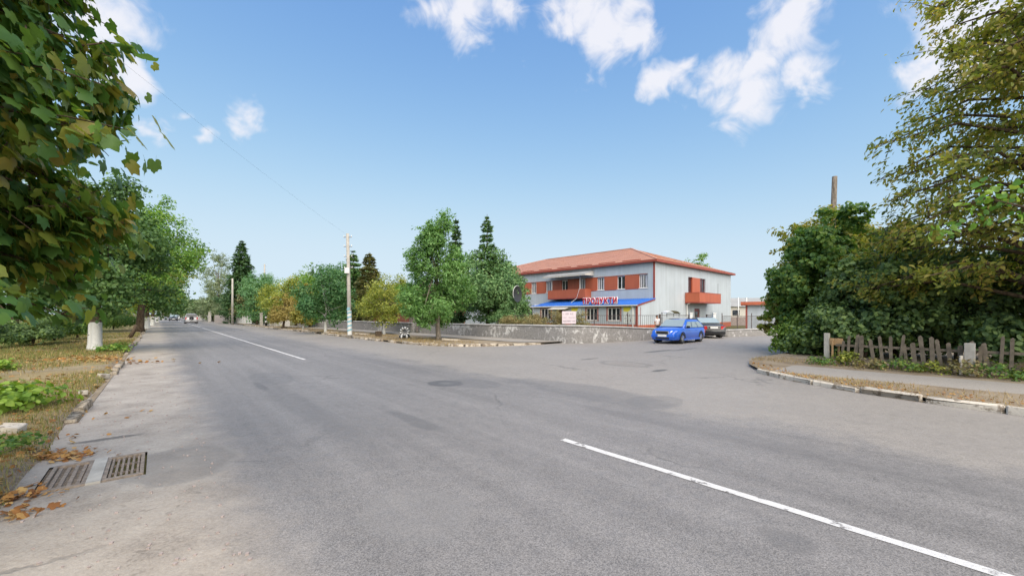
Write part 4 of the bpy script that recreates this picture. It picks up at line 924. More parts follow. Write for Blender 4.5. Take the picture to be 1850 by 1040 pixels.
# ------------------------------------------------------------------ foliage
def unit(a): return a/np.maximum(np.linalg.norm(a, axis=1, keepdims=True), 1e-6)
def leaf_quads(pos, nrm, size, aspect=.6, six=False, axis=None):
    n = len(pos); nrm = unit(nrm); ref = axis if axis is not None else rng.normal(0, 1, (n, 3)); u = unit(ref-nrm*np.sum(ref*nrm, 1, keepdims=True)); v = np.cross(nrm, u)
    s = size[:, None]*.5; a = s*aspect
    if not six:
        V = np.stack([pos-u*s, pos-v*a+u*s*.1, pos+u*s, pos+v*a+u*s*.1], 1).reshape(-1, 3); F = np.arange(4*n).reshape(n, 4); return V, F
    k = nrm*s*.22
    V = np.stack([pos-u*s, pos-u*s*.35-v*a+k, pos+u*s*.35-v*a*.8+k, pos+u*s, pos+u*s*.35+v*a*.8+k, pos-u*s*.35+v*a+k], 1).reshape(-1, 3)
    b = np.arange(n)[:, None]*6; F = np.concatenate([b+np.array([[0, 1, 2, 3]]), b+np.array([[0, 3, 4, 5]])], 0); return V, F
PROF = {
 'round': lambda u: np.maximum(0, 1-(2*u-1)**2)**.42,
 'egg': lambda u: np.maximum(0, np.sin(np.pi*np.clip(u, 0, 1)**.72))**.62,
 'tall': lambda u: np.minimum(1, (u/.16+.25)**.6)*np.maximum(0, 1-np.clip((u-.34)/.66, 0, 1)**2.3)**.7,
 'dome': lambda u: np.minimum(1, (u/.1+.4)**.5)*np.maximum(0, 1-u**2.6)**.55,
 'spire': lambda u: np.where(u < .1, .75+2.5*u, np.maximum(0, (1-u)/.9)**1.0)*.98+.03,
 'juniper': lambda u: np.where(u < .5, .86+.28*np.sin(u/.5*np.pi)*.5, np.maximum(0, .86*((1-u)/.5)**1.25))*.95+.045,
 'column': lambda u: np.maximum(0, 1-np.abs(2*u-.8)**2.2*.9).clip(0, 1)**.5*np.maximum(.02, 1-u**3),
}
def crown_cloud(c, Rr, z0, z1, prof, n, clump=.17, per=24, hollow=.35, seed=0, lobes=.24, flat=.7):
    """leaves in clumps, clumps in limbs' lobes, lobes inside the crown's outline"""
    r = np.random.default_rng(seed); m = max(6, n//per); f = PROF[prof]; H = z1-z0; mid = np.array([c[0], c[1], (z0+z1)/2])
    nl = int(np.clip(9+H/Rr*3.2, 10, 22)); U = []; 
    while len(U) < nl:
        u = r.uniform(.05, .97)
        if r.uniform() < f(u)**1.2+.05: U.append(u)
    U[0] = .9; U = np.array(U); A = np.arange(nl)*2.4+r.uniform(-.5, .5, nl); FR_ = f(U)
    lr = Rr*r.uniform(.30, .50, nl)*np.clip(FR_+.12, .22, 1); rad = np.maximum(0, Rr*FR_*r.uniform(.98, 1.1+lobes*.9, nl)-lr*.8)
    lc = np.stack([c[0]+rad*np.cos(A), c[1]+rad*np.sin(A), z0+H*U], 1); lc[:, 2] = np.clip(lc[:, 2], z0+lr*.7*min(1, H/(2*Rr)), np.maximum(z1-lr*.75, z0+.1))
    w = lr**2; k = r.choice(nl, m, p=w/w.sum()); v = unit(r.normal(0, 1, (m, 3))); v[:, 2] = v[:, 2]*.85+.08; q = (hollow+(1-hollow)*r.uniform(0, 1, m)**.55)
    q = q*np.where(r.uniform(0, 1, m) < .12, r.uniform(1.05, 1.4, m), 1.0); st = np.array([1, 1, np.clip(H/(2*Rr), .7, 1.5)]); cc = lc[k]+v*(lr[k]*q)[:, None]*st
    nc = int(m*.18); uc = r.uniform(.08, .85, nc); ac = r.uniform(0, 6.28, nc); rc = Rr*f(uc)*.5*np.sqrt(r.uniform(0, 1, nc)); cc[:nc] = np.stack([c[0]+rc*np.cos(ac), c[1]+rc*np.sin(ac), z0+H*uc], 1)
    cs = clump*Rr*.78*r.uniform(.5, 1.3, m)
    kk = r.poisson(per, m); idx = np.repeat(np.arange(m), kk); off = r.normal(0, 1, (len(idx), 3)); off = off/np.maximum(1, np.linalg.norm(off, axis=1, keepdims=True)/1.8); off[:, 2] *= flat
    pos = cc[idx]+off*cs[idx][:, None]; lcen = lc[k][idx]; outw = unit(pos-mid)*.5+unit(pos-lcen)*.5; nrm = outw*.6+np.array([0, 0, .45])+off*.3+r.normal(0, .55, pos.shape)
    return pos, nrm, cc
def conifer_cloud(c, Rr, z0, z1, n, seed=0, droop=.25, whorls=None, power=.68):
    r = np.random.default_rng(seed); H = z1-z0; nw = whorls or max(12, int(H/.24)); P_ = []; Nn = []; Ax = []; br = []
    tot = sum(max(.05, (1-(i/nw))**power) for i in range(nw)); 
    for i in range(nw):
        u = (i+r.uniform(-.6, .6))/nw; u = min(max(u, 0), .985); L0 = Rr*((1-u)**power)*(1 if u > .06 else .8)+.06; nb = r.integers(4, 7) if u < .9 else 4; a0 = r.uniform(0, 6.28)
        cnt = int(n*max(.05, (1-u)**power)/tot/nb)+3
        for b in range(nb):
            a = a0+b*2*np.pi/nb+r.uniform(-.3, .3); L = L0*r.uniform(.55, 1.15); v = np.sqrt(r.uniform(.02, 1, cnt)); dirn = np.array([np.cos(a), np.sin(a), 0]); side = np.array([-np.sin(a), np.cos(a), 0])
            zz = z0+u*H-droop*L*v**1.2+.12*L*v**3; lat = r.normal(0, .15, cnt)*L*(1.15-v)*1.3
            P_.append(np.stack([c[0]+dirn[0]*L*v+side[0]*lat, c[1]+dirn[1]*L*v+side[1]*lat, zz+r.normal(-.05, .10, cnt)*np.clip(L, .4, 1.6)], 1)); Nn.append(np.tile([0, 0, 1.0], (cnt, 1))+r.normal(0, .45, (cnt, 3))); Ax.append(np.tile(dirn-[0, 0, .35], (cnt, 1))+side*np.sign(lat)[:, None]*.6+r.normal(0, .25, (cnt, 3)))
            br.append((np.array([c[0], c[1], z0+u*H]), np.array([c[0]+dirn[0]*L*.8, c[1]+dirn[1]*L*.8, z0+u*H-droop*L*.7])))
    return np.concatenate(P_), np.concatenate(Nn), np.concatenate(Ax), br
tree_seed = [50]
def tree(label, px, d, pl, pr, yt, yb, mat, prof='round', leaf=.1, n=6000, aspect=.6, bark_='bark', group=None, white=False, trunk=.14, name='tree', six=False, clump=.17, per=24, hollow=.35, lobes=.24, base=0.08, lean=0.0, z0=None, z1=None, cat='tree', stems=1):
    tree_seed[0] += 1; sd = tree_seed[0]; r = random.Random(sd)
    n = int(n*1.55); leaf = leaf*1.12
    b = P(px, d, base); Rr = (pr-pl)/2*d/FPX; c = P((pl+pr)/2, d); zt = ZA(yt, d) if z1 is None else z1; zb = ZA(yb, d) if z0 is None else z0
    o = empty(name, b, label, cat, group)
    if prof == 'conifer':
        pos, nrm, ax, br = conifer_cloud(c, Rr, zb, zt, n, sd); V, F = leaf_quads(pos, nrm, leaf*rng.uniform(.6, 1.3, len(pos)), aspect, six, ax)
        q = MB(); q.tube([b, np.array([c[0], c[1], (zb+zt)/2]), np.array([c[0], c[1], zt-.05])], [trunk, trunk*.6, .015], 8)
        q.build('trunk', M[bark_], o, True); q = MB()
        for p0, p1 in br[::4]: q.tube([p0, p0*.5+p1*.5+[0, 0, .04], p1], [.03, .02, .008], 5)
        q.build('branches', M[bark_], o)
    else:
        pos, nrm, cc = crown_cloud(c, Rr, zb, zt, prof, n, clump, per, hollow, sd, lobes); V, F = leaf_quads(pos, nrm, leaf*rng.uniform(.55, 1.3, len(pos)), aspect, six)
        q = MB(); top = np.array([c[0], c[1], zb+(zt-zb)*.72]); fork = b+(top-b)*.42; fork[2] = max(zb+.1*(zt-zb), b[2]+.25*(zt-b[2])*.7)
        fork[:2] = b[:2]*.6+c[:2]*.4
        for k in range(stems):
            oo = np.array([(k-(stems-1)/2)*trunk*2.3, -(k % 2)*trunk*1.2, 0])
            q.tube([b+oo-[0, 0, .1], b+oo*1.0+(fork-b)*.12, b+oo*.9+(fork-b)*.5+np.array([r.uniform(-.05, .05), r.uniform(-.05, .05), 0])*(0 if white else 1), fork+oo*.8], [trunk*1.45, trunk*1.08, trunk*.95, trunk*.8], 10)
        q.tube([fork, (fork+top)/2+[r.uniform(-.15, .15), r.uniform(-.15, .15), 0], top], [trunk*.8, trunk*.5, .02], 8); q.build('trunk', M[bark_], o, True)
        q = MB()
        for k in range(min(16, len(cc))):
            p1 = cc[int(r.random()*len(cc))]; u = r.uniform(.0, .75); p0 = fork+(top-fork)*u; mid = (p0+p1)/2+np.array([0, 0, r.uniform(-.05, .2)]); q.tube([p0, mid, p1], [trunk*.38, trunk*.22, .008], 5)
        q.build('branches', M[bark_], o)
        if white:
            q = MB()
            for k in range(stems):
                oo = np.array([(k-(stems-1)/2)*trunk*2.3, -(k % 2)*trunk*1.2, 0]); h = min(1.25, (fork[2]-b[2])*.8); uu = h/(fork[2]-b[2]); q.tube([b+oo-[0, 0, .05], b+oo+(fork-b)*.12, b+oo*.95+(fork-b)*uu], [trunk*1.5, trunk*1.15, trunk*1.05], 10, False)
            q.build('whitewash_band', M['whitewash'], o, True)
    me = mesh_np('crown', V-np.array(b), F); link('crown', me, M[mat], o)['kind'] = 'stuff'
    return o
ROW = 'trees along the far side of the street'
tree('tall feathery fresh green tree before the low wall', 792, 25.9, 735, 843, 384, 588, 'birch', 'tall', .17, 21000, .42, 'grey_bark', ROW, False, .15, hollow=.35, clump=.12, per=16, lobes=.26)
tree('dark pointed conifer behind the low wall beside shop', 882, 33, 822, 942, 455, 590, 'dark_conifer', 'dome', .22, 18000, .42, 'bark', 'conifers behind the low wall', False, .16, clump=.12, per=20, lobes=.22, z1=ZA(452, 33), hollow=.5)
o = tree_seed
tree('slim dark conifer spire rising above the broad dark conifer', 880, 33.5, 846, 914, 386, 545, 'dark_conifer', 'conifer', .26, 5200, .35, 'bark', 'conifers behind the low wall', trunk=.12)
tree('dark conifer peeking out behind the tall feathery tree', 827, 37, 795, 852, 392, 580, 'spruce', 'conifer', .34, 5000, .35, 'bark', 'conifers behind the low wall', trunk=.14)
tree('yellow green round tree left of the tyre ornament', 694, 33, 652, 740, 498, 586, 'olive', 'round', .13, 7500, .6, 'grey_bark', ROW, True, .09, lobes=.28)
tree('yellowed conifer behind the striped pole', 664, 45, 628, 706, 454, 580, 'tan_conifer', 'conifer', .42, 5200, .4, 'bark', 'conifers behind the street trees', trunk=.16)
tree('greener conifer just left of the yellowed conifer', 640, 48, 600, 676, 452, 580, 'dark_conifer', 'conifer', .42, 5200, .4, 'bark', 'conifers behind the street trees', trunk=.16)
tree('round deep green tree with white trunk left of striped pole', 588, 35.5, 546, 630, 482, 586, 'green', 'round', .16, 8500, .65, 'whitewash', ROW, True, .10, lobes=.26)
tree('small rusty orange tree with dark trunk', 511, 46, 493, 544, 529, 582, 'orange_leaf', 'dome', .16, 3600, .6, 'bark', ROW, False, .13)
tree('yellowing tree between deep green and rusty trees', 548, 41, 528, 572, 500, 588, 'yellow_leaf', 'egg', .16, 4200, .6, 'grey_bark', ROW, True, .08)
tree('olive green broad tree behind the rusty tree', 507, 56, 476, 545, 498, 583, 'olive', 'round', .2, 6500, .6, 'bark', ROW, False, .16)
tree('blue green tree right of the tall spruce', 464, 63, 436, 496, 488, 584, 'bluegreen', 'egg', .22, 7000, .5, 'bark', ROW, False, .17)
tree('tall dark spruce above the street trees', 438, 73, 398, 476, 434, 578, 'spruce', 'conifer', .6, 8000, .32, 'bark', 'conifers behind the street trees', trunk=.25)
tree('tall airy grey green tree left of the spruce', 396, 86, 366, 424, 450, 580, 'grey_leaf', 'egg', .26, 6500, .5, 'grey_bark', 'tall far trees', False, .2, hollow=.2, lobes=.4, clump=.12)
tree('pale slim tree in front of the tall airy tree', 384, 96, 364, 404, 500, 580, 'grey_leaf', 'tall', .26, 4000, .5, 'grey_bark', 'tall far trees', False, .18)
tree('dark low tree under the spruce by white panels', 432, 76, 400, 452, 528, 576, 'spruce', 'round', .3, 3600, .5, 'bark', ROW, False, .22)
tree('reddish green low tree left of blue green tree', 447, 70, 428, 470, 520, 582, 'tan_conifer', 'egg', .26, 3200, .5, 'bark', ROW, False, .18)
tree('left thuja spire above the deep green tree', 564, 60, 556, 574, 464, 580, 'dark_conifer', 'column', .22, 3200, .4, 'bark', 'thuja pair', trunk=.1, lobes=.1)
tree('right thuja spire above the deep green tree', 579, 60, 568, 591, 460, 580, 'dark_conifer', 'column', .22, 3600, .4, 'bark', 'thuja pair', trunk=.1, lobes=.1)
tree('thin bare looking poplar tip left of the thujas', 561, 68, 556, 567, 453, 570, 'bluegreen', 'column', .3, 420, .5, 'bark', 'tall far trees', trunk=.07, lobes=.4)
tree('bushy garden tree behind brown board fence', 610, 56, 575, 660, 490, 580, 'bluegreen', 'round', .22, 5500, .55, 'bark', 'garden trees behind the wall', False, .18)
tree('olive garden tree behind yellowing street tree', 535, 60, 510, 570, 492, 580, 'lime', 'round', .22, 4500, .55, 'bark', 'garden trees behind the wall', False, .18)
tree('small green garden tree beside the brick house roof', 735, 44, 708, 765, 512, 580, 'lime', 'round', .17, 4200, .55, 'bark', 'garden trees behind the wall', False, .12)
tree('round shrub against the foot of dark conifer', 925, 31, 890, 955, 520, 588, 'dark_conifer', 'dome', .16, 4200, .4, 'bark', 'garden trees behind the wall', False, .08, cat='shrub', name='shrub')
tree('tree top showing over the shop roof at the right', 1257, 78, 1238, 1277, 458, 560, 'lime', 'round', .3, 3000, .6, 'bark', 'far trees', False, .2)
for px, d, a_, b_, yt, mt, lab in ((618, 52, 580, 655, 500, 'green', 'leafy green garden tree right behind the striped pole'), (715, 48, 680, 752, 505, 'olive', 'olive garden tree in front of the brick house'), (655, 60, 610, 700, 485, 'lime', 'tall light green garden tree behind the conifers'), (560, 50, 530, 590, 498, 'lime', 'light green garden tree left behind deep green tree'), (480, 70, 450, 520, 492, 'lime', 'light green garden tree behind the driveway'), (760, 46, 725, 800, 500, 'green', 'deep green garden tree left behind tall feathery tree'), (905, 40, 870, 950, 470, 'dark_conifer', 'broad dark conifer closest to the shop wall')):
    tree(lab, px, d, a_, b_, yt, 584, mt, 'egg', .2, 4200, .55, 'bark', 'garden trees behind the wall', False, .15)
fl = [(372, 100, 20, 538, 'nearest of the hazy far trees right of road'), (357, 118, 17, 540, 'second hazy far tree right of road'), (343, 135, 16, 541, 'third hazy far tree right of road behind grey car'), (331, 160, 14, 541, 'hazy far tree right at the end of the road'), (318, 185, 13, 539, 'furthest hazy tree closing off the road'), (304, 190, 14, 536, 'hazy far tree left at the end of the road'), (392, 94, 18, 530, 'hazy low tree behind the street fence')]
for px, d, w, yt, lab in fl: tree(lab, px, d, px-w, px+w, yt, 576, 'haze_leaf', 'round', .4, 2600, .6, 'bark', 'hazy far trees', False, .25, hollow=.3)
LROW = 'trees along the left verge'
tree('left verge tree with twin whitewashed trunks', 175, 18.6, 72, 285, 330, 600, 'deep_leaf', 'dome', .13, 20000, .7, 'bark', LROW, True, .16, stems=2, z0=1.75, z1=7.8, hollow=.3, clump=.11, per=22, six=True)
tree('tall left verge tree overhanging the road edge', 252, 38, 205, 342, 350, 590, 'lime', 'egg', .2, 14000, .6, 'bark', LROW, False, .28, z0=3.0, hollow=.25, clump=.1, per=18, lobes=.34)
tree('left verge tree with white trunk beyond leaning stump', 266, 47, 215, 318, 430, 585, 'olive', 'egg', .22, 7000, .6, 'bark', LROW, True, .2, z0=2.0, lobes=.3)
tree('further left verge tree with white trunk', 275, 60, 240, 322, 470, 585, 'lime', 'egg', .26, 6000, .6, 'bark', LROW, True, .22, z0=2.0)
tree('smaller far left verge tree near the road end', 284, 84, 262, 325, 505, 580, 'olive', 'round', .32, 4000, .6, 'bark', LROW, True, .24, z0=2.0)
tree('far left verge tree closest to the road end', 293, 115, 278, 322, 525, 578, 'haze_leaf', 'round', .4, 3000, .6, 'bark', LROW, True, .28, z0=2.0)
tree('dark broad tree behind the left verge', 20, 26, -60, 130, 380, 580, 'maple_dark', 'round', .18, 8000, .6, 'bark', 'trees behind the left verge', False, .28, z0=2.6, z1=9)
tree('mid green tree behind the twin trunk tree', 125, 34, 40, 200, 380, 588, 'lime', 'round', .2, 8000, .6, 'bark', 'trees behind the left verge', False, .25, z0=2.4, z1=9)
for px, d, w, yt, mat, lab in ((60, 21, 42, 572, 'hedge', 'dark bush behind the left verge at the frame edge'), (98, 23, 34, 570, 'maple_dark', 'dull green bush left of twin white trunks'), (140, 26, 30, 566, 'bright_weed', 'light green bush close behind twin white trunks'), (205, 40, 34, 568, 'maple_dark', 'low hedge bush right of twin white trunks'), (-10, 19, 30, 580, 'hedge', 'low dark bush cut by the left frame edge')):
    tree(lab, px, d, px-w, px+w, yt, 612, mat, 'dome', .12, 4200, .6, 'bark', 'bushes behind the left verge', False, .05, z0=.35, cat='bush', name='bush', base=.3)
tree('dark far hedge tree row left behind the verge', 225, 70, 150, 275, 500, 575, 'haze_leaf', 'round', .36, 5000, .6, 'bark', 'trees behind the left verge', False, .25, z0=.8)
# dry bushes behind the low wall
for px, d, w, yt, lab in ((925, 28.2, 24, 568, 'dry straw coloured bush furthest left behind wall'), (962, 27.4, 26, 566, 'dry straw coloured bush second from left behind wall'), (1003, 27, 26, 562, 'dry straw coloured bush left of pink notice board'), (1050, 27.3, 22, 561, 'dry straw coloured bush right of pink notice board')):
    tree(lab, px, d, px-w, px+w, yt, 590, 'dry_bush', 'dome', .13, 3600, .22, 'bark', 'dry bushes behind the low wall', False, .03, z0=.3, clump=.2, hollow=.2, cat='bush', name='bush', base=0)
# right hand shrubs behind the picket fence
SH = 'dark shrubs behind the picket fence'
tree('rounded tall vine covered tree below leaning pole', 1495, 17, 1430, 1568, 378, 640, 'maple_dark', 'round', .15, 15000, .7, 'bark', SH, False, .14, six=True, z0=.9, clump=.10, hollow=.35, lobes=.36)
tree('yellowish green upper tree behind rounded vine tree', 1484, 20, 1422, 1548, 385, 560, 'walnut', 'round', .15, 9000, .6, 'bark', SH, False, .12, six=True, z0=2.2, clump=.12)
tree('dark wide shrub in middle behind picket fence', 1620, 15, 1525, 1710, 394, 650, 'hedge', 'dome', .15, 16000, .7, 'bark', SH, False, .12, six=True, z0=.5, clump=.09, hollow=.35, lobes=.36)
tree('low dark shrub filling gap behind corner pickets', 1560, 14.8, 1490, 1640, 480, 650, 'hedge', 'dome', .13, 9000, .7, 'bark', SH, False, .07, six=True, z0=.3, clump=.13, cat='shrub', name='shrub')
tree('dark shrub behind the thick concrete fence post', 1730, 13.6, 1630, 1830, 430, 660, 'hedge', 'dome', .14, 13000, .7, 'bark', SH, False, .08, six=True, z0=.4, clump=.12, cat='shrub', name='shrub')
tree('dark shrub at the right edge over plank screen', 1860, 13.4, 1760, 1960, 430, 640, 'hedge', 'dome', .14, 11000, .7, 'bark', SH, False, .08, six=True, z0=.9, clump=.12, cat='shrub', name='shrub')
tree('pale green shrub hanging over side street edge', 1446, 18.2, 1396, 1504, 482, 640, 'light_shrub', 'dome', .16, 6500, .5, 'bark', SH, False, .05, six=True, z0=.35, clump=.16, cat='shrub', name='shrub', lobes=.35)
tree('low light green shrub at the side street corner', 1468, 16.6, 1416, 1522, 572, 645, 'light_shrub', 'dome', .13, 4200, .6, 'bark', SH, False, .03, six=True, z0=.12, clump=.16, cat='shrub', name='shrub')
tree('low dull green shrub behind the corner post', 1500, 15.6, 1450, 1570, 545, 650, 'hedge', 'dome', .13, 5200, .6, 'bark', SH, False, .03, six=True, z0=.12, clump=.15, cat='shrub', name='shrub')
tree('sparse yellowing sapling at left tip of shrubs', 1412, 18.8, 1386, 1442, 508, 625, 'walnut', 'egg', .17, 1700, .5, 'bark', SH, False, .04, six=True, z0=.7, clump=.14, cat='sapling', name='sapling', hollow=.1, lobes=.45)
# big walnut on the right, 300 leaves as single parts
def select_parts(pos, size, k=300):
    x = pos[:, 0]; y = pos[:, 1]; z = pos[:, 2]; ok = y > .4; px = CX+FPX*x/np.maximum(y, .4); py = HY-FPX*(z-H0)/np.maximum(y, .4); ok &= (px > -5) & (px < 1855) & (py > -5) & (py < 1045)
    idx = np.where(ok)[0]; dist = np.linalg.norm(pos[idx]-[0, 0, H0], axis=1); cell = {}
    for j in np.argsort(dist):
        i = idx[j]; key = (int(px[i]//14), int(py[i]//14)); c = cell.setdefault(key, [])
        if len(c) < 2: c.append(i)
    cand = np.array([i for c in cell.values() for i in c]); pr = size[cand]/y[cand]; return cand[np.argsort(-pr)[:k]]
def frames(nrm, ax):
    z = unit(nrm); x = unit(ax-z*np.sum(ax*z, 1, keepdims=True)); y = np.cross(z, x); return x, y, z
def leaf_tree(o, base, pos, nrm, ax, size, protos, pfaces, mat, k=300):
    """k leaves that show largest as single parts, the rest joined"""
    x, y, z = frames(nrm, ax); sel = select_parts(pos, size, k); mask = np.zeros(len(pos), bool); mask[sel] = True
    mes = []
    for pv in protos: me = mesh_np('leaf', pv, pfaces, False); me.materials.append(mat); mes.append(me)
    for i in sel:
        l = link('leaf', mes[i % len(mes)], None, o); Mx = Matrix(((x[i, 0], y[i, 0], z[i, 0], 0), (x[i, 1], y[i, 1], z[i, 1], 0), (x[i, 2], y[i, 2], z[i, 2], 0), (0, 0, 0, 1)))
        l.rotation_euler = Mx.to_euler(); l.location = pos[i]-base; l.scale = (float(size[i]),)*3
    Vs = []; Fs = []; off = 0
    for j, pv in enumerate(protos):
        ii = np.where(~mask & (np.arange(len(pos)) % len(protos) == j))[0]; S = size[ii][:, None, None]
        V = pos[ii][:, None, :]-base+S*(pv[None, :, 0:1]*x[ii][:, None, :]+pv[None, :, 1:2]*y[ii][:, None, :]+pv[None, :, 2:3]*z[ii][:, None, :]); m = len(pv)
        F = (np.arange(len(ii))[:, None, None]*m+pfaces[None]).reshape(-1, 3)+off; Vs.append(V.reshape(-1, 3)); Fs.append(F); off += len(ii)*m
    link('foliage', mesh_np('foliage', np.concatenate(Vs), np.concatenate(Fs)), mat, o)['kind'] = 'stuff'
def maple_proto(seed, deep=1.0):
    r = np.random.default_rng(seed); half = [(0, 1.0), (12, .80), (22, .77), (31, .68), (43, .76), (52, .92), (64, .76), (77, .70), (92, .63), (108, .70), (128, .56), (152, .42), (176, .14)]
    pts = [(a, q*(1+r.uniform(-.06, .06))) for a, q in half]; ring = [(a, q) for a, q in pts]+[(-a, q*(1+r.uniform(-.05, .05))) for a, q in reversed(pts[1:])]
    V = [(0.02, 0, 0)]
    cv, fo = r.uniform(.08, .32), r.uniform(.05, .28)
    for a, q in ring: X, Y = q*math.cos(R(a)), q*math.sin(R(a)); V.append((X*.62, Y*.62, -cv*X*X*.6-fo*abs(Y)*.5+r.uniform(-.02, .02)))
    n = len(ring); F = [(0, 1+i, 1+(i+1) % n) for i in range(n)]
    b = len(V); V += [(-.02, .012, 0), (-.02, -.012, 0), (-.5, .006, .12)]; F.append((b, b+1, b+2))
    V = np.array(V); V[:, 0] -= .1; return V, np.array(F)
mp = [maple_proto(i) for i in range(6)]
# near maple, its trunk just outside the frame on the left
mb_ = W(5.2, -2.15, .1); MC = np.array([-4.95, 2.6])
mo = empty('maple_tree', mb_, 'large leaved maple crown filling the left edge close to camera', 'tree', LROW)
r_ = np.random.default_rng(12); nzm = smooth_noise(40)
q = MB(); mb_ = np.array([MC[0], MC[1], .1]); mo.location = mb_
q.tube([mb_-[0, 0, .15], mb_+[0, 0, .25], mb_+[.05, 0, 1.4], mb_+[0, .05, 3], mb_+[.1, 0, 5], mb_+[0, 0, 7.2]], [.26, .19, .17, .14, .09, .03], 12); q.build('trunk', M['bark'], mo, True)
q = MB(); q.tube([mb_-[0, 0, .05], mb_+[0, 0, .25], mb_+[.05, 0, 1.3]], [.27, .2, .178], 12, False); q.build('whitewash_band', M['whitewash'], mo, True)
ends = []; qb = MB()
for i in range(120):
    z = 1.78+5.4*(i/120)**1.15+r_.uniform(-.1, .1); a = .55+2.5*math.sin(i*2.4)*(abs(math.sin(i*1.7))**.5)+r_.uniform(-.2, .2); Lr = (1.84 if z < 3.9 else 1.7 if z < 6 else 1.4)*(1+.16*float(nzm(math.cos(a)*1.5+z, math.sin(a)*1.5)))*r_.uniform(.8, 1.04)*(1.0-.22*max(0, math.cos(a+.75))*(1 if z < 3.6 else .5))
    p0 = mb_+np.array([0, 0, z-.1]); dr_ = np.array([math.cos(a), math.sin(a), 0]); p1 = p0+dr_*Lr*.5+[0, 0, .3]; p2 = p0+dr_*Lr+[0, 0, r_.uniform(-.15, .25)]
    qb.tube([p0, p1, p2], [.022, .013, .004], 6)
    for k in range(7):
        u = r_.uniform(.35, 1.0); c = p0*(1-u)**2+2*p1*u*(1-u)+p2*u*u; c = np.array(c); e = c+np.array([r_.normal(0, .24), r_.normal(0, .24), r_.normal(-.05, .2)]); qb.tube([c, (c+e)/2+[0, 0, .03], e], [.008, .006, .003], 4); ends.append((c, e))
qb.build('branches', M['bark'], mo)
pos = []; nr = []; ax = []
for c, e in ends:
    for k in range(r_.integers(20, 32)):
        u = r_.uniform(.1, 1.1); p = c+(e-c)*u+r_.normal(0, .09, 3); out = p-np.array([MC[0], MC[1], p[2]]); out = out/max(.2, np.linalg.norm(out))
        p = p+[0, 0, -.04]
        if p[2] < 1.64: continue
        pos.append(p); nr.append(out*.85+np.array([0, 0, .5])+r_.normal(0, .42, 3)); ax.append(out*.8+np.array([0, 0, -.65])+r_.normal(0, .4, 3))
pos = np.array(pos); nr = np.array(nr); ax = np.array(ax); size = r_.uniform(.085, .2, len(pos))
leaf_tree(mo, mb_, pos, nr, ax, size, [p[0] for p in mp], mp[0][1], M['maple'])
# walnut
wb = np.array([14.8, 11.3, .1]); wo_ = empty('walnut_tree', wb, 'tall airy olive green tree filling the right edge', 'tree')
q = MB(); q.tube([wb-[0, 0, .1], wb+[0, 0, .4], wb+[.1, 0, 2.5], wb+[-.1, .1, 6], wb+[0, 0, 11]], [.34, .25, .22, .15, .03], 10); q.build('trunk', M['bark'], wo_, True)
qb = MB(); ends = []; r_ = np.random.default_rng(31); nzw = smooth_noise(77)
for i in range(92):
    z = 2.2+9.0*(i/92)**1.12+r_.uniform(-.2, .2); a = i*2.4+r_.uniform(-.3, .3); Lr = 3.75*(1.0 if z < 8 else .75)*(1+.3*float(nzw(math.cos(a)*1.4+z*.7, math.sin(a)*1.4)))*r_.uniform(.8, 1.08)
    p0 = wb+np.array([0, 0, z-.3]); dr_ = np.array([math.cos(a), math.sin(a), 0]); p1 = p0+dr_*Lr*.5+[0, 0, .7]; p2 = p0+dr_*Lr+[0, 0, r_.uniform(.0, .7)]
    qb.tube([p0, p1, p2], [.06, .04, .01], 6)
    for k in range(13):
        u = r_.uniform(.25, 1.0); c = np.array(p0*(1-u)**2+2*p1*u*(1-u)+p2*u*u); e = c+np.array([r_.normal(0, .42), r_.normal(0, .42), r_.normal(-.05, .28)]); qb.tube([c, (c+e)/2+[0, 0, .05], e], [.014, .009, .004], 4); ends.append((c, e))
qb.build('branches', M['bark'], wo_)
pos = []; nr = []; ax = []
for c, e in ends:
    for k in range(r_.integers(22, 38)):
        u = r_.uniform(.2, 1.15); p = c+(e-c)*u+r_.normal(0, .12, 3); out = p-np.array([wb[0], wb[1], p[2]]); out = out/max(.2, np.linalg.norm(out)); pos.append(p); nr.append(out*.4+np.array([0, 0, .6])+r_.normal(0, .5, 3)); ax.append(out*.5+np.array([0, 0, -.7])+r_.normal(0, .45, 3))
pos = np.array(pos); nr = np.array(nr); ax = np.array(ax); size = r_.uniform(.11, .19, len(pos))
def oval_proto(seed):
    r = np.random.default_rng(seed); w = r.uniform(.2, .27); cv = r.uniform(.05, .2); V = np.array([(-.5, 0, 0), (-.2, -w, .05), (.15, -w*.9, .04), (.5, 0, -cv), (.15, w*.9, .04), (-.2, w, .05), (0, 0, 0)]); F = np.array([(6, 0, 1), (6, 1, 2), (6, 2, 3), (6, 3, 4), (6, 4, 5), (6, 5, 0)]); return V, F
op = [oval_proto(i) for i in range(4)]
leaf_tree(wo_, wb, pos, nr, ax, size, [p[0] for p in op], op[0][1], M['walnut'])
lc = P(1800, 8.8, ZA(362, 8.8)); pos2, nrm2, cc2 = crown_cloud(lc, 1.0, lc[2]-.6, lc[2]+.4, 'round', 170, .22, 6, .1, 501); V, F = leaf_quads(pos2, nrm2, .15*rng.uniform(.6, 1.3, len(pos2)), .8, True)
tag(link('young_foliage', mesh_np('young_foliage', V-wb, F), M['lime'], wo_), 'bright green young leaves at the front of the crown', None, None, 'stuff')
q = MB(); q.tube([wb+[-.1, 0, 3.6], (wb+[-.1, 0, 3.6])*.5+lc*.5+[0, 0, .4], lc], [.06, .035, .008], 6); q.build('branches', M['bark'], wo_)
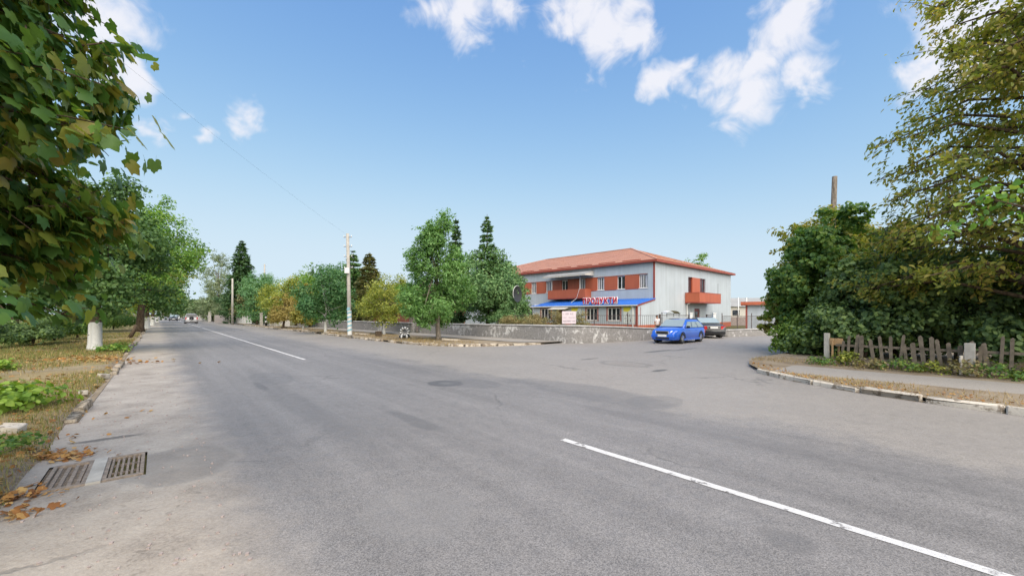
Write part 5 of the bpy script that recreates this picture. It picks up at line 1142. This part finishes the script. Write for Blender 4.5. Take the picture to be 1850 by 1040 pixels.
# ------------------------------------------------------------------ low plants, grass, fallen leaves
def weed(label, base, Rr, h, mat, n, leaf, grp=None):
    tree_seed[0] += 1; pos, nrm, cc = crown_cloud(base, Rr, base[2]+.02, base[2]+h, 'dome', n, .3, 12, .1, tree_seed[0]); V, F = leaf_quads(pos, nrm+[0, 0, .6], leaf*rng.uniform(.6, 1.3, len(pos)), .8, True)
    o = empty('weed_clump', base, label, 'plant', grp); link('foliage', mesh_np('foliage', V-np.array(base), F), M[mat], o)['kind'] = 'stuff'
    q = MB()
    for i in range(6): e = cc[(i*5) % len(cc)]; q.tube([np.array(base)-[0, 0, .02], (np.array(base)+e)/2, e], [.006, .005, .003], 4)
    q.build('stems', M['light_shrub'], o)
weed('bright lime green leafy clump at the left edge of verge', G(10, 738, .1), .62, .36, 'bright_weed', 900, .11)
weed('small bright weed on left verge by the frame edge', G(4, 668, .1), .3, .3, 'bright_weed', 260, .09)
weed('short green sprouts right of twin white trunks', G(208, 634, .1), .5, .28, 'lime', 500, .1)
weed('dark green grass tuft on left edge by the drain', G(6, 815, .1), .3, .14, 'maple_dark', 260, .05)
for i, s in enumerate(np.arange(3.4, -2.6, -.62)):
    weed('low leafy weeds %s' % ['at the picket fence corner post', 'just right of the corner post', 'under the tan plate pickets', 'under the third run of pickets', 'under the middle pickets', 'below the middle of picket fence', 'right of fence middle', 'near the thick post', 'just left of the thick post', 'at the thick concrete post'][i], W(s, 16.0+.15*math.sin(i*2), .12), .42, .18+.22*abs(math.sin(i*1.7)), ['maple_dark', 'olive', 'dry_bush'][i % 3], 340, .07, 'weeds along the picket fence')
def blades(name, label, pts, mat, h0, h1, w, lean=.5, cat='grass'):
    n = len(pts); a = rng.uniform(0, 2*np.pi, n); h = rng.uniform(h0, h1, n)*(1+.0*a); d = np.stack([np.cos(a), np.sin(a), 0*a], 1); e = np.stack([-np.sin(a), np.cos(a), 0*a], 1); sc_ = np.clip(np.linalg.norm(pts[:, :2], axis=1)/8, .8, 3.2)[:, None]
    V = np.stack([pts-e*w*sc_, pts+e*w*sc_, pts+d*(h*rng.uniform(0, lean, n))[:, None]*1.2+np.stack([0*h, 0*h, h], 1)*np.clip(sc_, 1, 1.5)], 1).reshape(-1, 3); o = link(name, mesh_np(name, V, np.arange(3*n).reshape(n, 3)), M[mat]); return tag(o, label, cat, kind='stuff')
def verge_pts(n, s0, s1, t0, t1, cond=None):
    s = s0*np.exp(rng.uniform(0, 1, n)*math.log(s1/s0)); t = -(-t0+(t0-t1)*rng.uniform(0, 1, n)**1.35); P_ = s[:, None]*D[None]+t[:, None]*N[None]
    c = NZ(P_[:, 0]*.9, P_[:, 1]*.9)+.6*NZ(P_[:, 0]*3, P_[:, 1]*3)+rng.normal(0, .18, n); k = c > (-.12 if cond is None else cond); s, t, P_ = s[k], t[k], P_[k]
    k2 = t < verge_edge(s)-.03; P_ = P_[k2]; z = verge_z(P_); return np.concatenate([P_, z[:, None]], 1)
blades('grass', 'thin patchy grass over the left verge', verge_pts(75000, 3.0, 48, -.95, -14), 'grass', .03, .10, .0035)
blades('dry_grass', 'straw coloured dry grass over the left verge', verge_pts(55000, 3.0, 48, -.9, -9, -.3), 'dry_grass', .02, .07, .0035, 1.4)
n = 30000; s = rng.uniform(-8, 6.0, n); t = rng.uniform(10.5, 17.2, n); kn = np.array(KERB_NEAR); kt = np.interp(s, kn[::-1, 0], kn[::-1, 1]); P_ = s[:, None]*D[None]+t[:, None]*N[None]
c = NZ(P_[:, 0]*1.3, P_[:, 1]*1.3)+rng.normal(0, .2, n); k = (t > kt+.22) & ((t < 13.0) | (t > 15.75)) & (c > -.2) & (s < KERB_NEAR[0][0]+.1); P_ = P_[k]
blades('dry_grass', 'straw coloured dry grass on the right corner strip', np.concatenate([P_, np.full((len(P_), 1), .085)], 1), 'dry_grass', .02, .07, .004, 1.5)
n = 9000; s = 18+rng.uniform(0, 1, n)**1.3*40; t = 10.7+rng.uniform(0, 1, n)*3.0; P_ = s[:, None]*D[None]+t[:, None]*N[None]; c = NZ(P_[:, 0], P_[:, 1])+rng.normal(0, .2, n); P_ = P_[c > 0]
blades('dry_grass', 'sparse dry grass on the far kerb strip', np.concatenate([P_, np.full((len(P_), 1), .09)], 1), 'dry_grass', .03, .09, .004, 1.2)
def litter(label, pts, size):
    n = len(pts); nr_ = np.tile([0, 0, 1.0], (n, 1))+rng.normal(0, .35, (n, 3)); x, y, z = frames(nr_, rng.normal(0, 1, (n, 3))); Vs = []; Fs = []; off = 0
    for j, (pv, pf_) in enumerate(mp):
        ii = np.arange(j, n, len(mp)); S = size[ii][:, None, None]; V = pts[ii][:, None, :]+S*(pv[None, :, 0:1]*x[ii][:, None]+pv[None, :, 1:2]*y[ii][:, None]+pv[None, :, 2:3]*z[ii][:, None]*1.6); F = (np.arange(len(ii))[:, None, None]*len(pv)+pf_[None]).reshape(-1, 3)+off; Vs.append(V.reshape(-1, 3)); Fs.append(F); off += len(ii)*len(pv)
    o = link('fallen_leaves', mesh_np('fallen_leaves', np.concatenate(Vs), np.concatenate(Fs)), M['litter']); tag(o, label, 'fallen leaves', kind='stuff')
def off_grate(p):
    s = p[:, 0]*D[0]+p[:, 1]*D[1]; t = p[:, 0]*N[0]+p[:, 1]*N[1]; return p[~((s > HS0-.03) & (s < HS1+.05) & (t > HT0+.08) & (t < .6))]
def spots(cs, n):
    out = []
    for (px, py, rx, ry, w) in cs:
        k = int(n*w); c = G(px, py); a = rng.normal(0, 1, (k, 2)); p = np.stack([c[0]+a[:, 0]*rx, c[1]+a[:, 1]*ry], 1); out.append(p)
    p = off_grate(np.concatenate(out)); z = np.maximum(0, verge_z(p))+.012+rng.uniform(0, .025, len(p)); return np.concatenate([p, z[:, None]], 1)
pts = spots([(115, 822, .22, .1, .3), (85, 830, .2, .08, .12), (15, 900, .18, .22, .36), (20, 935, .12, .12, .12), (60, 800, .3, .25, .08), (110, 760, .5, .5, .1)], 300); litter('brown fallen leaves heaped beside the drain grates', pts, rng.uniform(.035, .095, len(pts)))
pts = np.concatenate([verge_pts(1500, 5, 36, -.8, -6, -.5), spots([(160, 655, 1.4, .35, .5), (200, 650, .8, .4, .3)], 220)]); pts[:, 2] += .02; litter('scattered dry leaves over the left verge', pts, rng.uniform(.04, .09, len(pts))*np.clip(np.linalg.norm(pts[:, :2], axis=1)/9, 1, 1.8))
k = rng.uniform(0, 1, 500); s = -6+11*k; t = np.interp(s, kn[::-1, 0], kn[::-1, 1])+.2+np.abs(rng.normal(0, .5, 500)); P_ = s[:, None]*D[None]+t[:, None]*N[None]; litter('dry leaf bits on the right corner strip', np.concatenate([P_, np.full((500, 1), .12)], 1), rng.uniform(.03, .07, 500))
# pebbles and grit on the dirt edge
pb = MB(); 
for i in range(420):
    s = 2.2*math.exp(random.random()*2.4); t = -1.0+random.random()**.8*1.5
    if HS0-.05 < s < HS1+.05 and HT0-.05 < t < HT1+.05: continue
    p = W(s, t, .004); sz = random.uniform(.006, .022); pb.box(p, (sz, sz*random.uniform(.6, 1.2), sz*.7), random.uniform(0, 3))
tag(pb.build('gravel', M['block']), 'scattered grit on dirt road edge near the drain', 'gravel', kind='stuff')
# ------------------------------------------------------------------ cars
def paint(name, col, rough=.28, metal=.0):
    m = Mat(name); m.set(Base_Color=m.ramp(m.noise(3, 3), [(.3, tuple(c*.94 for c in col)), (.7, tuple(min(1, c*1.05) for c in col))]), Roughness=rough, Metallic=metal)
    m.b.inputs['Coat Weight'].default_value = .6; m.b.inputs['Coat Roughness'].default_value = .06; return m.m
M['car_blue'] = paint('blue_car_paint', (.014, .11, .58)); M['car_black'] = paint('black_car_paint', (.008, .008, .012)); M['car_white'] = paint('white_car_paint', (.62, .62, .62)); M['car_silver'] = paint('silver_car_paint', (.36, .36, .38), .35, .3)
mm = Mat('car_glass'); mm.set(Base_Color=(.27, .33, .35), Roughness=.04); mm.b.inputs['Specular IOR Level'].default_value = .8; M['car_glass'] = mm.m  # pale base colour stands in for reflected sky and light interior
mm = Mat('dark_car_glass'); mm.set(Base_Color=(.03, .035, .04), Roughness=.05); M['dark_car_glass'] = mm.m
mm = Mat('headlamp'); mm.set(Base_Color=(.72, .74, .78), Roughness=.08); mm.b.inputs['Specular IOR Level'].default_value = .8; M['headlamp'] = mm.m
mm = Mat('tail_lamp'); mm.set(Base_Color=(.5, .02, .02), Roughness=.12); M['tail'] = mm.m
M['chrome'] = plain('chrome', (.6, .61, .62), .2, .05, 4, metal=.9); M['rim'] = plain('alloy_rim', (.45, .46, .48), .35, .1, 6, metal=.5); M['plate'] = plain('number_plate', (.8, .8, .78), .5, .04, 6)
M['plastic'] = plain('black_plastic', (.015, .015, .016), .55, .15, 8)
def car(label, pos, head, L, Wd, H, belt, body, cabin, kind, hood=None):
    """cabin: (rear base x, roof rear x, roof front x, windscreen base x); local x forward"""
    rz = math.atan2(head[1], head[0]); o = empty('parked_car' if kind != 'suv' else 'car', (pos[0], pos[1], 0), label, 'car', 'cars', rz); w = Wd/2; x0, x1 = -L/2, L/2; hood = hood or belt-.12; deck = belt-.02 if kind == 'sedan' else belt
    st = [(x0, .80, .36, belt*.62), (x0+.04, .9, .3, belt*.85), (x0+.14, .955, .24, deck-.04), (x0+.5, .99, .2, deck), (cabin[0]+.25, 1.0, .19, belt), (0, 1.0, .18, belt), (cabin[3]-.15, 1.0, .18, belt), (cabin[3]+.1, .99, .19, hood+.06), (x1-.55, .965, .2, hood-.01), (x1-.22, .9, .2, hood-.1), (x1-.06, .8, .22, hood-.24), (x1, .7, .27, hood-.36)]
    st.sort(key=lambda q: q[0]); rings = []
    for x, ww, zb, zt in st:
        a = w*ww; zm = zb+(zt-zb)*.55; h_ = [(a*.9, zb), (a*.985, zb+.12*(zt-zb)), (a, zm), (a*.985, zb+(zt-zb)*.84), (a*.93, zb+(zt-zb)*.96), (a*.8, zt), (a*.4, zt+.025)]
        rings.append([(x, y, z) for y, z in h_]+[(x, -y, z) for y, z in reversed(h_)])
    q = MB(); q.loft(rings); b = q.local('body', body, o, True)
    cb, cr, cf, cw = cabin; wb, wr = w*.93, w*.72; q = MB(); rings = []
    for x, zt, f in ((cb, belt-.03, 0), ((cb*.4+cr*.6), belt+(H-belt)*.66, .66), (cr, H-.045, .95), (cr*.65+cf*.35, H, 1), (cr*.3+cf*.7, H, 1), (cf, H-.05, .95), (cf*.45+cw*.55, belt+(H-belt)*.52, .5), (cw, belt-.04, 0)):
        yb = wb; yt = wb+(wr-wb)*f; h_ = [(yb, belt-.06), (yt, zt-.04*f), (yt*.9, zt), (yt*.4, zt+.015*f)]; rings.append([(x, y, z) for y, z in h_]+[(x, -y, z) for y, z in reversed(h_)])
    q.loft(rings); cab = q.local('cabin', body, o, True)
    # glass panels just outside the cabin skin
    def side_pt(x, v, s):
        z = belt+(H-.07-belt)*v; f = (z-belt)/(H-belt); return (x, s*(wb+(wr-wb)*f+.012), z)
    rl = lambda v: cb+(cr-cb)*v; fl_ = lambda v: cw+(cf-cw)*v
    for s in (1, -1):
        n = 3 if kind in ('wagon', 'van', 'suv') else 2; xa0, xa1 = rl(.06)+.12, fl_(.06)-.2; xb0, xb1 = rl(.86)+.12, fl_(.86)-.06
        for i in range(n):
            u0, u1 = i/n+.018, (i+1)/n-.018; q = MB(); q.slab([side_pt(xa0+(xa1-xa0)*u0, .06, s), side_pt(xa0+(xa1-xa0)*u1, .06, s), side_pt(xb0+(xb1-xb0)*u1, .86, s), side_pt(xb0+(xb1-xb0)*u0, .86, s)], (0, s, 0), .006); q.local('side_window', M['car_glass'], o)
        q = MB(); q.box((cw-.28, s*(w+.09), belt+.06), (.1, .2, .13)); q.local('wing_mirror', M['plastic'] if kind != 'suv' else body, o, True, .03)
        xd = (cw+cb)/2+.1
        for xx in (xd+.75, xd-.25): MB().box((xx, s*(w+.004), belt-.14), (.16, .02, .03)).local('door_handle', body, o)
        MB().box(((x0+x1)/2, s*(w*.985), .235), (L*.52, .04, .1)).local('sill', M['plastic'] if kind == 'sedan' else body, o)
    def screen(xa, za, xb, zb, name, yk=.9):
        q = MB(); ya, yb2 = wb*yk, wr*.97; d = np.array([xb-xa, zb-za]); n_ = np.array([-d[1], d[0]])/np.linalg.norm(d); n_ = n_ if n_[1] > 0 else -n_; off = .05; q.slab([(xa+n_[0]*off, ya, za+n_[1]*off), (xa+n_[0]*off, -ya, za+n_[1]*off), (xb+n_[0]*off, -yb2, zb+n_[1]*off), (xb+n_[0]*off, yb2, zb+n_[1]*off)], (n_[0], 0, n_[1]), .006); q.local(name, M['car_glass'] if kind != 'suv' else M['dark_car_glass'], o)
    screen(cw+(cf-cw)*.08, belt+.04, cw+(cf-cw)*.92, belt+(H-belt)*.88, 'windscreen'); screen(cb+(cr-cb)*.1, belt+.05, cb+(cr-cb)*.9, belt+(H-belt)*.86, 'rear_window')
    wr_ = .315 if kind not in ('suv', 'van') else .34
    for x in (x0+L*.19, x1-L*.2):
        for s in (1, -1):
            q = MB(); prof = [(.55, -.09), (.9, -.1), (1, -.07), (1, .07), (.9, .1), (.6, .1)]
            rings = [[(x+wr_*p*math.cos(a), s*(w-.1)+s*d, wr_+wr_*p*math.sin(a)) for p, d in prof] for a in np.linspace(0, 2*math.pi, 25)]
            q.loft(rings, False); wh = q.local('wheel', M['tyre'], o, True)
            q = MB(); q.loft([[(x+wr_*.70*math.cos(a), s*(w-.1)+s*dd, wr_+wr_*.70*math.sin(a)) for a in np.linspace(0, 2*math.pi, 21)[:-1]] for dd in (.04, .075)]); rm = q.local('rim', M['rim'], wh, True)
            q = MB()
            for k in range(5): a = k*1.2566+.3; q.bar((x+.05*math.cos(a), s*(w-.02), wr_+.05*math.sin(a)), (x+wr_*.58*math.cos(a), s*(w-.02), wr_+wr_*.58*math.sin(a)), .055, .03, (0, 1, 0))
            q.local('spokes', M['chrome'], wh)
            q = MB(); n = 18; V = []
            for k in range(n+1):
                a = -.25+(math.pi+.5)*k/n
                for rr_ in (wr_*.98, wr_*1.17): V.append((x+rr_*math.cos(a), s*(w*1.001+.004), wr_+rr_*math.sin(a)))
            q.add(V, [(2*k, 2*k+1, 2*k+3, 2*k+2) for k in range(n)]); q.local('wheel_arch', M['plastic'], o)
            MB().box((x, s*(w-.2), wr_+.02), (wr_*2.1, .1, wr_*1.9)).local('arch_liner', M['plastic'], o)
    zf = hood-.2
    for s in (1, -1):
        q = MB(); q.add([(x1-.02, s*w*.52, zf-.1), (x1-.30, s*w*.90, zf-.07), (x1-.36, s*w*.91, zf+.07), (x1-.12, s*w*.55, zf+.085), (x1-.2, s*w*.5, zf-.1), (x1-.5, s*w*.86, zf-.07), (x1-.5, s*w*.86, zf+.06), (x1-.3, s*w*.52, zf+.07)], [(0,1,2,3), (4,7,6,5), (0,4,5,1), (1,5,6,2), (2,6,7,3), (3,7,4,0)]); q.local('headlight', M['headlamp'], o, False)
        zr = belt*.74 if kind != 'sedan' else deck-.2
        if kind == 'sedan': q = MB(); q.add([(x0-.012, s*w*.5, zr-.11), (x0+.03, s*w*.86, zr-.1), (x0+.06, s*w*.92, zr+.1), (x0+.0, s*w*.55, zr+.11), (x0+.25, s*w*.5, zr-.11), (x0+.32, s*w*.945, zr-.1), (x0+.34, s*w*.955, zr+.09), (x0+.25, s*w*.55, zr+.1)], [(0,1,2,3), (4,7,6,5), (0,4,5,1), (1,5,6,2), (2,6,7,3), (3,7,4,0)]); q.local('tail_light', M['tail'], o)
        else: MB().box((x0+.08, s*w*.84, belt*.82), (.12, .16, .42)).local('tail_light', M['tail'], o, False, .02)
    gr = MB().box((x1-.03, 0, zf-.02), (.1, w*.82, .14)).local('grille', M['plastic'], o, False, .02)
    q = MB(); q.box((x1-.035, 0, zf+.065), (.12, w*.9, .03)); q.box((x1-.035, 0, zf-.1), (.12, w*.78, .022)); q.box((x1-.035, w*.43, zf-.02), (.12, .03, .17)); q.box((x1-.035, -w*.43, zf-.02), (.12, .03, .17)); q.local('grille_surround', M['chrome'], gr)
    bp = MB().box((x1-.06, 0, .43), (.16, Wd*.82, .2)).local('bumper', body, o, True, .05); MB().box((x1+.022, 0, .33), (.02, w*.95, .1)).local('air_intake', M['plastic'], bp); MB().box((x1+.024, 0, .47), (.02, .52, .115)).local('number_plate', M['plate'], bp)
    bp = MB().box((x0+.06, 0, .45), (.18, Wd*.88, .26)).local('rear_bumper', body, o, True, .05)
    MB().box((x0-.03, 0, (deck-.2) if kind == 'sedan' else .62), (.03, .52, .115)).local('number_plate', M['plate'], bp)
    if kind == 'sedan': MB().box((x0-.022, 0, deck-.1), (.02, w*.95, .03)).local('boot_chrome', M['chrome'], bp)
    if kind == 'suv':
        q = MB(); rings = [[(x0-.1+d, .0+.33*p*math.cos(a), .95+.33*p*math.sin(a)) for p, d in ((.3, -.08), (.9, -.09), (1, -.04), (1, .1), (.3, .1))] for a in np.linspace(0, 2*math.pi, 21)]; q.loft(rings, False); q.local('spare_wheel', M['tyre'], o, True)
    if kind in ('wagon', 'suv'):
        for s in (1, -1): MB().bar((cr+.1, s*wr*.86, H+.03), (cf-.15, s*wr*.86, H+.03), .035).local('roof_rail', M['plastic'], o)
    MB().box((0, 0, .23), (L*.8, Wd*.7, .12)).local('underbody', M['plastic'], o)
    return o
hd = np.array([-.72, -.69]); fa_ = np.array([9.2, 24.0]); L_ = 4.22; cpos = fa_-hd*(L_/2-L_*.2)
car('bright blue estate car facing the camera in front of wall', cpos, hd, L_, 1.66, 1.38, .89, M['car_blue'], (-2.0, -1.35, .3, 1.06), 'wagon', .86)
hd2 = np.array([.06, 1.0]); hd2 /= np.linalg.norm(hd2); rc = P(1290, 28.6)[:2]; car('black sedan seen from behind entering the yard', rc+hd2*2.38, hd2, 4.76, 1.8, 1.45, .97, M['car_black'], (-1.65, -.95, .45, 1.25), 'sedan', .86)
car('distant silver off road car with spare wheel driving away', P(346, 73)[:2]+D*2.0, D, 4.2, 1.85, 1.78, 1.1, M['car_silver'], (-2.0, -1.8, .5, 1.1), 'suv', 1.02)
car('white parked car far away beside the road end', P(318, 118)[:2], -D, 4.3, 1.75, 1.5, .95, M['car_white'], (-1.9, -1.5, .4, 1.1), 'wagon')
car('dark parked car far away in front of white one', P(313, 105)[:2], -D, 4.3, 1.75, 1.45, .95, M['car_black'], (-1.7, -1.1, .4, 1.2), 'sedan')
aw = P(1211, 34); awn = empty('awning', aw, 'small white arched awning showing over the grey gate', 'awning')
q = MB(); rings = [[(aw[0]+.55*math.cos(a), aw[1]+dy, 1.72+.26*math.sin(a)+dz) for a in np.linspace(math.pi*.97, math.pi*.03, 13)] for dy, dz in ((-.6, 0), (.6, 0))]; q.loft(rings, False, False); q.build('arched_sheet', M['white_paint'], awn, True)
for sx_ in (-.5, .5):
    for sy_ in (-.55, .55): MB().tube([(aw[0]+sx_, aw[1]+sy_, 0), (aw[0]+sx_, aw[1]+sy_, 1.74)], .025, 6).build('post', M['dark'], awn)
MB().bar((aw[0]-.55, aw[1]-.58, 1.73), (aw[0]+.6, aw[1]-.58, 1.73), .06).build('crossbar', M['dark'], awn)
# ------------------------------------------------------------------ person in white behind the wall
def skin_body(verts, edges, rad, name, mat, parent, root=0, sub=2):
    me = bpy.data.meshes.new(name); me.from_pydata(verts, edges, []); o = link(name, me, None, parent); md = o.modifiers.new('skin', 'SKIN'); md.use_smooth_shade = True
    for i, r in enumerate(rad): v = me.skin_vertices[0].data[i]; v.radius = r if hasattr(r, '__len__') else (r, r); v.use_root = (i == root)
    sd = o.modifiers.new('sub', 'SUBSURF'); sd.levels = sub; sd.render_levels = sub
    me.materials.append(mat); dg = bpy.context.evaluated_depsgraph_get(); dg.update(); m2 = bpy.data.meshes.new_from_object(o.evaluated_get(dg)); o.modifiers.clear(); o.data = m2; m2.name = name
    if not m2.materials: m2.materials.append(mat)
    return o
M['skin'] = plain('skin', (.42, .24, .17), .55, .06, 8); M['hair'] = plain('dark_hair', (.02, .014, .012), .6, .2, 20); M['tee'] = plain('white_cotton', (.72, .69, .70), .9, .05, 8); M['shorts'] = plain('pale_pink_cotton', (.62, .52, .54), .9, .06, 8); M['shoe'] = plain('shoe', (.5, .48, .46), .7, .1, 8)
pp = P(1187, 29.8); pe = empty('person', pp, 'person in white shirt and pale shorts walking behind low wall', 'person', None, R(200))
V = [(0, 0, .86), (0, 0, 1.02), (0, 0, 1.2), (0, 0, 1.34), (0, .005, 1.40), (0, .02, 1.49), (0, .02, 1.57),            # spine, neck, head
 (.16, 0, 1.32), (.23, .02, 1.08), (.2, .12, .9), (.19, .16, .82), (-.16, 0, 1.32), (-.24, -.02, 1.08), (-.24, .03, .86), (-.24, .06, .77),   # arms
 (.085, 0, .80), (.1, .09, .46), (.1, .04, .08), (.1, .15, .03), (-.085, 0, .80), (-.1, -.02, .45), (-.1, -.14, .1), (-.1, -.05, .03)]
E = [(0, 1), (1, 2), (2, 3), (3, 4), (4, 5), (5, 6), (3, 7), (7, 8), (8, 9), (9, 10), (3, 11), (11, 12), (12, 13), (13, 14), (0, 15), (15, 16), (16, 17), (17, 18), (0, 19), (19, 20), (20, 21), (21, 22)]
rd = [(.14, .1), (.125, .09), (.15, .1), (.13, .085), .052, (.078, .092), (.07, .08), .055, .042, .034, .026, .055, .042, .034, .026, .085, .058, .038, .035, .085, .058, .038, .035]
skin_body(V, E, rd, 'body', M['skin'], pe)
skin_body([(0, 0, .9), (0, 0, 1.02), (0, 0, 1.2), (0, 0, 1.335), (.16, 0, 1.32), (.215, .012, 1.14), (-.16, 0, 1.32), (-.215, -.012, 1.14)], [(0, 1), (1, 2), (2, 3), (3, 4), (4, 5), (3, 6), (6, 7)], [(.16, .12), (.145, .11), (.168, .118), (.145, .1), .07, .06, .07, .06], 'shirt', M['tee'], pe)
skin_body([(0, 0, .9), (0, 0, .84), (.088, .0, .78), (.097, .07, .52), (-.088, 0, .78), (-.097, -.015, .52)], [(0, 1), (1, 2), (2, 3), (1, 4), (4, 5)], [(.158, .118), (.155, .115), .102, .08, .102, .08], 'shorts', M['shorts'], pe)
q = MB(); rings = []
for i in range(7):
    f = .05+i/6*1.75; rings.append([(math.sin(f)*.092*math.cos(a), .01+math.sin(f)*.105*math.sin(a)-.02*(i/6), 1.545+math.cos(f)*.1+(.05 if (math.sin(a) > .3 and i > 3) else 0)) for a in np.linspace(0, 2*math.pi, 17)[:-1]])
q.loft(rings); q.local('hair', M['hair'], pe, True)
for (x, y) in ((.1, .09), (-.1, -.1)): MB().box((x, y, .035), (.085, .24, .07)).local('shoe', M['shoe'], pe, True, .02)
